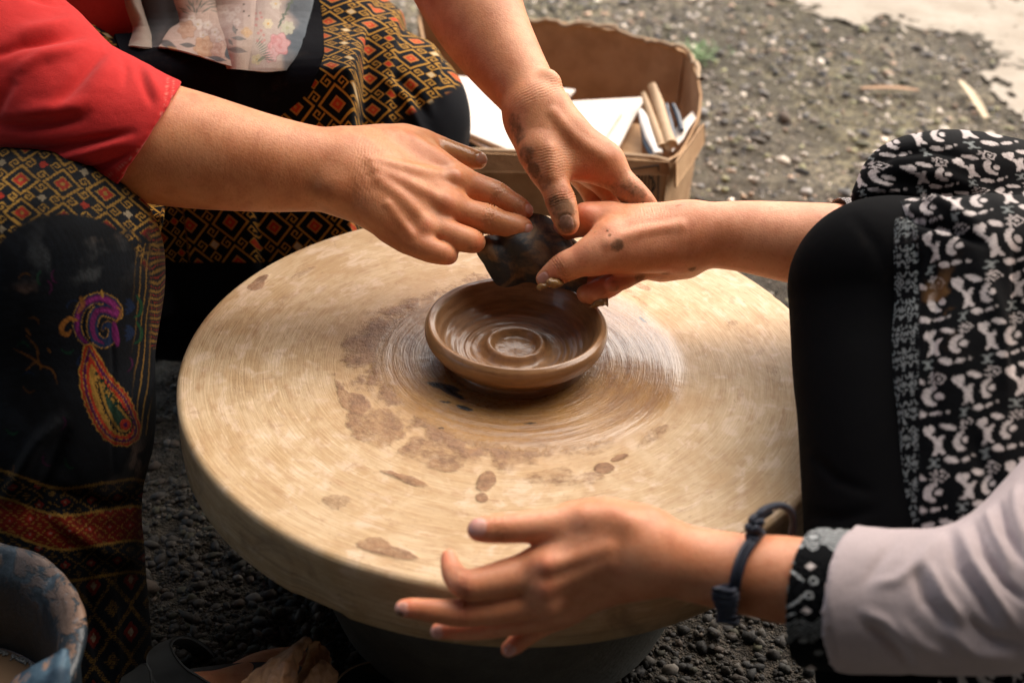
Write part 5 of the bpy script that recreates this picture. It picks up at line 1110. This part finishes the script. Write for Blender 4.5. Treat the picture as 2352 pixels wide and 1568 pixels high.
# flaps folded down outside: front strip and corner flap
def quadsheet(name, pts, th, mat, parent, n=14, amp=0.0):
    C = np.array(pts, float); s, t = np.meshgrid(np.linspace(0, 1, n), np.linspace(0, 1, n), indexing='ij'); s, t = s[..., None], t[..., None]
    V = ((C[0]*(1-s)*(1-t)+C[1]*s*(1-t)+C[2]*s*t+C[3]*(1-s)*t)).reshape(-1, 3)
    if amp: V = V+amp*(np.stack([fbm(V*25+k*9, 3) for k in range(3)], -1)-.5)
    return sheet(name, V, n, n, th, mat, parent)[0]
quadsheet('flap', [PY(1000, 346, yF-.009), PY(1536, 371, yF-.009), PY(1538, 402, yF-.012), PY(1000, 392, yF-.012)], .003, M_CARD, box, amp=.002)
quadsheet('flap', [(cx1+.006, yF-.004, HB-.002), (rb[0][0]+.008, rb[0][1], HB-.010), (rb[0][0]+.012, rb[0][1]-.004, HB-.035), (cx1+.010, yF-.006, HB-.034)], .003, M_CARD, box, amp=.002)
# printed mark on the front: a frame with a fluted emblem
m = NT('box_ink'); m.set(col=(.035, .028, .022), rough=.8); M_INK = m.m
def inkline(L, r=.0011): P = cr_interp(np.array([PY(a, b, yF-.0135) for a, b in L]), max(8, 6*len(L))); P[:, 1] += np.linspace(0, .0, len(P)); return tube(P, r, 4)
parts_ = [inkline([(1440, 390), (1480, 384), (1513, 380)]), inkline([(1513, 380), (1512, 430), (1511, 500), (1510, 560)])]
for k in range(5): parts_.append(inkline([(1467+8*k, 404-2*(k == 2)), (1466+8*k, 430), (1466+8*k, 480)], .0009))
parts_.append(inkline([(1462, 420), (1466, 402), (1480, 395), (1488, 400), (1500, 415), (1504, 428), (1497, 440)], .0014)); parts_.append(inkline([(1440, 560), (1475, 562), (1510, 560)]))
link('printed_mark', mesh('printed_mark', *merge(*parts_)), M_INK, front)
# what the box holds
m = NT('pale_board'); p = m.geo(); m.set(col=m.mix(m.noise(p, 12, 5), (.80, .72, .64), (.70, .60, .50)), rough=.7, nrm=m.bump(m.noise(p, 60, 4), .001, .3)); M_BOARD = m.m
m = NT('dark_blue_plastic'); m.set(col=(.015, .028, .05), rough=.4); M_BLUE = m.m
GRP = {'board': 'boards in the cardboard box', 'stick': 'wooden sticks in the cardboard box', 'pen': 'pens in the cardboard box', 'clay': 'clay scraps on the fingers'}
def board(L, z, th, mat, label, cat, name='board'):
    P = np.array([PZ(u, v, z) for u, v in L]); P = np.concatenate([P, P-[0, 0, th]]); me = mesh(name, P, [(0, 1, 2, 3), (7, 6, 5, 4), (0, 4, 5, 1), (1, 5, 6, 2), (2, 6, 7, 3), (3, 7, 4, 0)], False)
    o = link(name, me, mat); bv = o.modifiers.new('b', 'BEVEL'); bv.width = .0012; bv.segments = 2; return tag(o, label, cat, GRP.get(cat))
zb = HB-.012
board([(1048, 300), (1128, 346), (1330, 346), (1300, 205)][::-1], zb-.012, .005, M_BOARD, 'pale flat board lowest in the box, its corner left of the wrist', 'board')
board([(1020, 170), (1045, 292), (1180, 349), (1322, 205)][::1], zb-.004, .005, M_BOARD, 'large white board in the box left of the reaching forearm', 'board')
board([(1240, 352), (1412, 352), (1482, 222), (1305, 232)], zb, .006, M_BOARD, 'white board with a slanting right edge, right of the wrist in the box', 'board')
board([(1345, 345), (1366, 352), (1432, 250), (1412, 246)], zb+.008, .004, M_BOARD, 'narrow cream strip lying along the white board in the box', 'strip', 'wood_strip')
board([(1282, 212), (1308, 214), (1310, 205), (1283, 204)], HB+.004, .03, M_BOARD, 'small pale block standing against the back of the box', 'block', 'wood_block')
board([(1020, 270), (1040, 345), (1150, 349), (1049, 296)], zb-.022, .01, M_BLUE, 'dark blue tray under the white board at the left of the box', 'tray', 'tray')
board([(1412, 352), (1475, 355), (1472, 285), (1440, 280)], zb-.02, .006, M_CARD, 'loose cardboard scrap beside the boards in the box', 'cardboard', 'cardboard_scrap')
m = NT('tool_wood'); p = m.geo(); m.set(col=m.mix(m.noise(p, 60, 4), (.55, .38, .21), (.36, .22, .11)), rough=.6); M_WOOD = m.m
def stick(L, r, mat, name, label, cat, flat=1.0):
    P = cr_interp(np.array([PZ(u, v, z) for u, v, z in L]), 24); rr_ = np.interp(np.linspace(0, 1, 24), np.linspace(0, 1, len(r)), r); V, F = tube(P, rr_, 10)
    c0 = np.repeat(P, 10, 0); V = c0+(V-c0)*np.array([1, 1, flat]); n = len(V); F = [tuple(q) for q in F]+[tuple(range(9, -1, -1)), tuple(range(n-10, n))]
    return tag(link(name, mesh(name, V, F), mat), label, cat, GRP.get(cat))
m = NT('pale_blade'); m.set(col=(.78, .74, .68), rough=.35); M_BLADE = m.m
stick([(1470, 250, HB+.005), (1492, 300, HB-.004), (1512, 352, HB-.008)], [.003, .009, .010, .006], M_BLADE, 'spatula', 'white flat spatula leaning in the front right corner of the box', 'spatula', .35)
stick([(1472, 262, HB-.004), (1490, 330, HB-.012), (1508, 362, HB-.014)], [.004, .008, .008], M_BLUE, 'knife', 'dark knife lying under the white spatula in the box', 'knife', .5)
stick([(1497, 195, HB+.02), (1512, 240, HB+.006), (1530, 300, HB), (1542, 335, HB-.002)], [.006, .0085, .0075, .009], M_WOOD, 'wooden_stick', 'knobbly light wooden stick standing in the right end of the box', 'stick')
stick([(1478, 215, HB+.01), (1500, 280, HB), (1522, 340, HB-.006)], [.004, .006, .007], M_WOOD, 'wooden_stick', 'thinner brown wooden stick beside the spatula in the box', 'stick')
stick([(1530, 240, HB+.006), (1540, 285, HB), (1549, 325, HB-.002)], [.003, .0045, .003], M_BLUE, 'pen', 'dark pen at the right edge of the box, left of its twin', 'pen')
stick([(1545, 240, HB+.01), (1556, 265, HB+.004), (1566, 300, HB)], [.003, .0045, .003], M_BLUE, 'pen', 'short dark pen tilted against the right side of the box', 'pen')
quadsheet('paper_lining', [PZ(1545, 350, HB-.005), PZ(1600, 270, HB-.002), PZ(1590, 255, HB+.006), PZ(1548, 300, HB-.01)], .001, M_BOARD, box, amp=.004)

# ------------------------------------------------------------------ bits on the ground behind
m = NT('dry_straw'); m.set(col=(.60, .47, .30), rough=.7); M_STRAW = m.m
def strip3(L, wd, name, label, cat, mat=M_STRAW):
    P = cr_interp(np.array([PZ(u, v, z) for u, v, z in L]), 20); T = np.gradient(P, axis=0); T /= np.linalg.norm(T, axis=1)[:, None]; S_ = np.cross(T, [0, 0, 1]); w_ = wd*(.4+.6*np.sin(np.linspace(.15, 2.9, 20)))[:, None]
    V = np.stack([P-S_*w_, P+[0, 0, .0012], P+S_*w_], 1).reshape(-1, 3); o, me = sheet(name, V, 20, 3, .0012, mat); return tag(o, label, cat)
strip3([(2205, 186, .016), (2228, 210, .02), (2248, 240, .016), (2266, 272, .012)], .009, 'dry_leaf_blade', 'pale curved dry blade on the ground near the cement edge', 'dry leaf')
m = NT('dry_twig'); m.set(col=(.36, .21, .115), rough=.8)
strip3([(1978, 203, .012), (2050, 201, .014), (2110, 208, .012)], .008, 'twig', 'straight brown twig lying flat on the dark gravel', 'twig', m.m)
m = NT('weed_green'); p = m.geo(); m.set(col=m.mix(m.noise(p, 40), (.09, .17, .05), (.20, .30, .11)), rough=.6)
wd = tag(empty('weed', tuple(PZ(1605, 135, 0))), 'small green weed growing in the gravel right of the box', 'weed'); L = []
for k in range(130):
    c = np.array(PZ(1600+rng.normal()*26, 128+rng.normal()*10, .012)); an = rng.uniform(0, 6.28); ln = rng.uniform(.014, .032); d = np.array([math.cos(an), math.sin(an), rng.uniform(.3, 1.4)]); d /= np.linalg.norm(d); s_ = np.cross(d, [0, 0, 1])*ln*.16
    P = np.array([c, c+d*ln*.5-s_, c+d*ln*.5+s_, c+d*ln+[0, 0, -.004], c+d*ln*.5+[0, 0, .002]]); L.append((P, [(0, 1, 4), (0, 4, 2), (1, 3, 4), (4, 3, 2)]))
V = np.concatenate([a for a, b in L]); F = [tuple(np.array(f)+5*i) for i, (a, b) in enumerate(L) for f in b]; link('leaves', mesh('leaves', V, F), m.m, wd)['kind'] = 'stuff'

# ------------------------------------------------------------------ bucket of muddy water, bottom left
bc = np.array([-.392, -.292])
bucket = tag(empty('bucket', (bc[0], bc[1], 0)), 'dark blue-grey clay-smeared bucket of muddy water at the lower left', 'bucket')
prof = np.array([(.085, .004), (.10, .004), (.118, .06), (.128, .11), (.134, .140), (.1395, .1465), (.1420, .150), (.1410, .1535), (.136, .1545), (.128, .1515), (.118, .142), (.112, .125), (.106, .09), (.098, .05), (.090, .012), (0, .010)]); prof = np.concatenate([cr_interp(prof[:-1], 90), prof[-1:]])*[.83, 1.28]
V, F = lathe(prof, 160); V += normals(V, F)*(.0016*(fbm(V*60, 4)-.5)*2*sstep(.12, .18, V[:, 2]))[:, None]
m = NT('clay_smeared_plastic'); p = m.pos(); sp = m.n('SeparateXYZ'); m.l(p, sp.inputs[0]); base = m.mix(m.noise(p, 25, 5), (.010, .016, .022), (.030, .044, .056))
rimz = m.rng(sp.outputs[2], .15, .192); n_ = m.noise(p, 38, 7, .68, .8); cl = m.rng(m.math('ADD', n_, m.math('MULTIPLY', rimz, .12)), .60, .66)
side_ = m.rng(sp.outputs[0], .04, .13); cl = m.math('MULTIPLY', cl, m.math('MULTIPLY', rimz, m.math('ADD', .35, m.math('MULTIPLY', side_, .65)))); c = m.mix(m.math('MULTIPLY', cl, .9), base, m.mix(m.noise(p, 90, 4), (.14, .075, .042), (.26, .155, .10)))
pl = m.rng(m.noise(p, 60, 6, .7), .56, .68); c = m.mix(m.math('MULTIPLY', m.math('MULTIPLY', pl, rimz), .45), c, (.16, .21, .25))
m.set(col=c, rough=m.math('ADD', .38, m.math('MULTIPLY', cl, .2)), nrm=m.bump(m.math('ADD', m.noise(p, 120, 5, .7), m.math('MULTIPLY', cl, 1.0)), .002, .6)); link('pail', mesh('pail', V, F), m.m, bucket).location = Vector((bc[0], bc[1], 0))
bucket.children[0].matrix_parent_inverse = Matrix.Translation(-bucket.location)
V, F = lathe([(0, .115), (.05, .115), (.08, .115), (.086, .1153), (.0885, .1162)], 96); m = NT('muddy_water'); p = m.pos(); m.set(col=m.mix(m.noise(p, 12, 3), (.15, .095, .055), (.20, .13, .08)), rough=.12, nrm=m.bump(m.noise(p, 14, 2), .002, .1), spec=.4)
o = link('muddy_water', mesh('muddy_water', V, F), m.m, bucket); o.location = Vector((bc[0], bc[1], 0))
m = NT('foam'); m.set(col=(.16, .17, .17), rough=.3); L = []
bm = bmesh.new(); bmesh.ops.create_icosphere(bm, subdivisions=2, radius=1); B2 = np.array([v.co[:] for v in bm.verts]); BF2 = np.array([[v.index for v in f.verts] for f in bm.faces]); bm.free()
for k in range(260):
    a_ = rng.uniform(.2, 2.4); r_ = .0862-abs(rng.normal())*.0016; s_ = rng.uniform(.0006, .0018); L.append((B2*s_*[1, 1, .6]+[bc[0]+r_*math.cos(a_), bc[1]+r_*math.sin(a_), .1160], BF2))
link('foam', mesh('foam', *merge(*L)), m.m, bucket)['kind'] = 'stuff'
# blue cloth hung over its rim
V, F = patch([[(10, 1582, .775), (0, 1640, .765), (-10, 1740, .765)], [(75, 1536, .752), (62, 1600, .738), (56, 1740, .735)], [(120, 1508, .742), (112, 1580, .724), (108, 1740, .722)], [(148, 1488, .738), (142, 1560, .726), (142, 1740, .722)], [(160, 1506, .744), (166, 1580, .737), (170, 1740, .735)]], 80, 60)
V += normals(V, F)*(.007*(fbm(V*30, 4)-.5)+.0006*np.sin(V@np.array([330., 90, 40])))[:, None]
m = NT('blue_rag_cloth'); p = m.geo(); c = m.mix(m.rng(m.noise(p, 50, 5, .6, .6), .4, .6), (.02, .05, .085), (.06, .12, .17)); c = m.mix(m.rng(m.noise(p, 34, 6, .6, .5), .56, .64), c, (.34, .20, .13)); wv = m.n('TexWave'); wv.inputs['Scale'].default_value = 160; m.l(p, wv.inputs[0]); c = m.mix(m.math('MULTIPLY', wv.outputs['Fac'], .3), c, (.02, .035, .05))
m.set(col=c, rough=.7, nrm=m.bump(m.noise(p, 200, 4), .001, .5)); o, _ = sheet('blue_rag', V, 70, 60, .0018, m.m); tag(o, 'blue rag with brown clay streaks hung over the bucket rim', 'rag')

# ------------------------------------------------------------------ sandal, brown paper and cup at the foot of the wheel
m = NT('worn_black_rubber'); p = m.geo(); c = m.mix(m.noise(p, 50, 5), (.035, .038, .040), (.075, .078, .076)); c = m.mix(m.rng(m.noise(p, 330, 4, .7), .66, .72), c, (.16, .12, .08)); m.set(col=c, rough=.7, nrm=m.bump(m.noise(p, 120, 4), .001, .4)); M_RUB = m.m
sandal = tag(empty('sandal', tuple(PZ(470, 1600, 0))), 'worn dark grey sandal with a wide looped strap at the bottom left of the wheel', 'sandal')
E1 = [(520, 1590, .925), (486, 1568, .93), (455, 1548, .935), (425, 1528, .94), (403, 1501, .95), (396, 1479, .965), (412, 1466, .985), (438, 1468, 1.0), (469, 1486, 1.01), (492, 1508, 1.018)]
E2 = [(420, 1640, .94), (385, 1600, .945), (362, 1568, .95), (349, 1543, .955), (341, 1519, .965), (348, 1500, .985), (372, 1482, 1.005), (405, 1482, 1.02), (440, 1500, 1.03), (462, 1520, 1.035)]
V, F = patch([[e2, e1] for e2, e1 in zip(E2, E1)], 90, 16); o, _ = sheet('strap', V, 90, 16, .0028, M_RUB, sandal)
V, F = patch([[(250, 1590, .955), (266, 1562, .96)], [(300, 1600, .945), (300, 1540, .955)], [(335, 1590, .94), (328, 1521, .95)], [(346, 1575, .94), (342, 1538, .945)]], 30, 16); sheet('strap_end', V, 30, 16, .0028, M_RUB, sandal)
pts = [PZ(*q, 0.0)[:2] for q in ((250, 1660), (330, 1600), (480, 1570), (620, 1560), (720, 1580), (720, 1640), (560, 1700), (380, 1740))]; pts = cr_interp(np.array(pts+[pts[0]]), 60)[:-1]; n = len(pts)
V = [(a, b, .005) for a, b in pts]+[(a, b, .022) for a, b in pts]; F = [(i, (i+1) % n, n+(i+1) % n, n+i) for i in range(n)]+[tuple(range(n, 2*n)), tuple(range(n-1, -1, -1))]; link('sole', mesh('sole', V, F, False), M_RUB, sandal)
m = NT('brown_wrapping_paper'); p = m.geo(); m.set(col=m.mix(m.rng(m.noise(p, 40, 6, .7), .35, .65), (.42, .22, .10), (.22, .105, .05)), rough=.5, nrm=m.bump(m.noise(p, 160, 5, .7), .0015, .6), sss=.0)
def crumple(ctrl, nu, nv, name, parent=None, amp=.006):
    V, F = patch(ctrl, nu, nv); n_ = np.abs(fbm(V*38, 3)-.5)+.5*np.abs(fbm(V*90+7, 3)-.5); V += normals(V, F)*((amp*n_*3)[:, None]-.004); return sheet(name, V, nu, nv, .0006, m.m, parent)[0]
paper = crumple([[(520, 1600, 0.840), (600, 1620, 0.815), (640, 1640, 0.805)], [(595, 1540, 0.850), (620, 1575, 0.820), (640, 1620, 0.805)], [(650, 1500, 0.860), (640, 1540, 0.825), (640, 1600, 0.805)], [(700, 1474, 0.870), (672, 1500, 0.840), (648, 1590, 0.810)], [(706, 1474, 0.870), (690, 1510, 0.850), (660, 1600, 0.820)]], 70, 50, 'crumpled_paper')
tag(paper, 'crumpled brown wrapping paper standing in front of the wheel', 'paper')
crumple([[(702, 1473, 0.871), (690, 1530, 0.885), (670, 1620, 0.875)], [(728, 1466, 0.885), (720, 1530, 0.895), (700, 1620, 0.885)], [(752, 1482, 0.885), (748, 1540, 0.890), (730, 1620, 0.875)], [(770, 1508, 0.875), (768, 1548, 0.875), (752, 1620, 0.865)]], 60, 50, 'back_fold', paper)
crumple([[(735, 1516, 0.860), (700, 1550, 0.840), (672, 1610, 0.830)], [(758, 1530, 0.863), (735, 1570, 0.850), (715, 1630, 0.840)], [(768, 1546, 0.870), (758, 1585, 0.860), (748, 1640, 0.850)]], 50, 50, 'front_fold', paper)
cq = PD(858, 1592, .985); cup = lathe([(0, .002), (.022, .002), (.030, cq[2]*.6), (.0335, cq[2]-.001), (.0345, cq[2]), (.0335, cq[2]-.0005), (.029, cq[2]*.6), (.02, .006), (0, .006)], 64)
m = NT('black_enamel'); m.set(col=(.008, .008, .009), rough=.25); m3 = NT('brown_rim'); m3.set(col=(.20, .12, .06), rough=.5)
c_ = tag(empty('cup', (cq[0], cq[1], 0)), 'small black cup with a thin brown rim beside the brown paper', 'cup'); V, F = cup; V = V+[cq[0], cq[1], 0]; link('vessel', mesh('vessel', V, F), m.m, c_)
t = np.linspace(0, 2*np.pi, 80, endpoint=False); V, F = tube(np.stack([cq[0]+.0345*np.cos(t), cq[1]+.0345*np.sin(t), cq[2]+0*t], -1), .0009, 8, True); link('rim', mesh('rim', V, F), m3.m, c_)
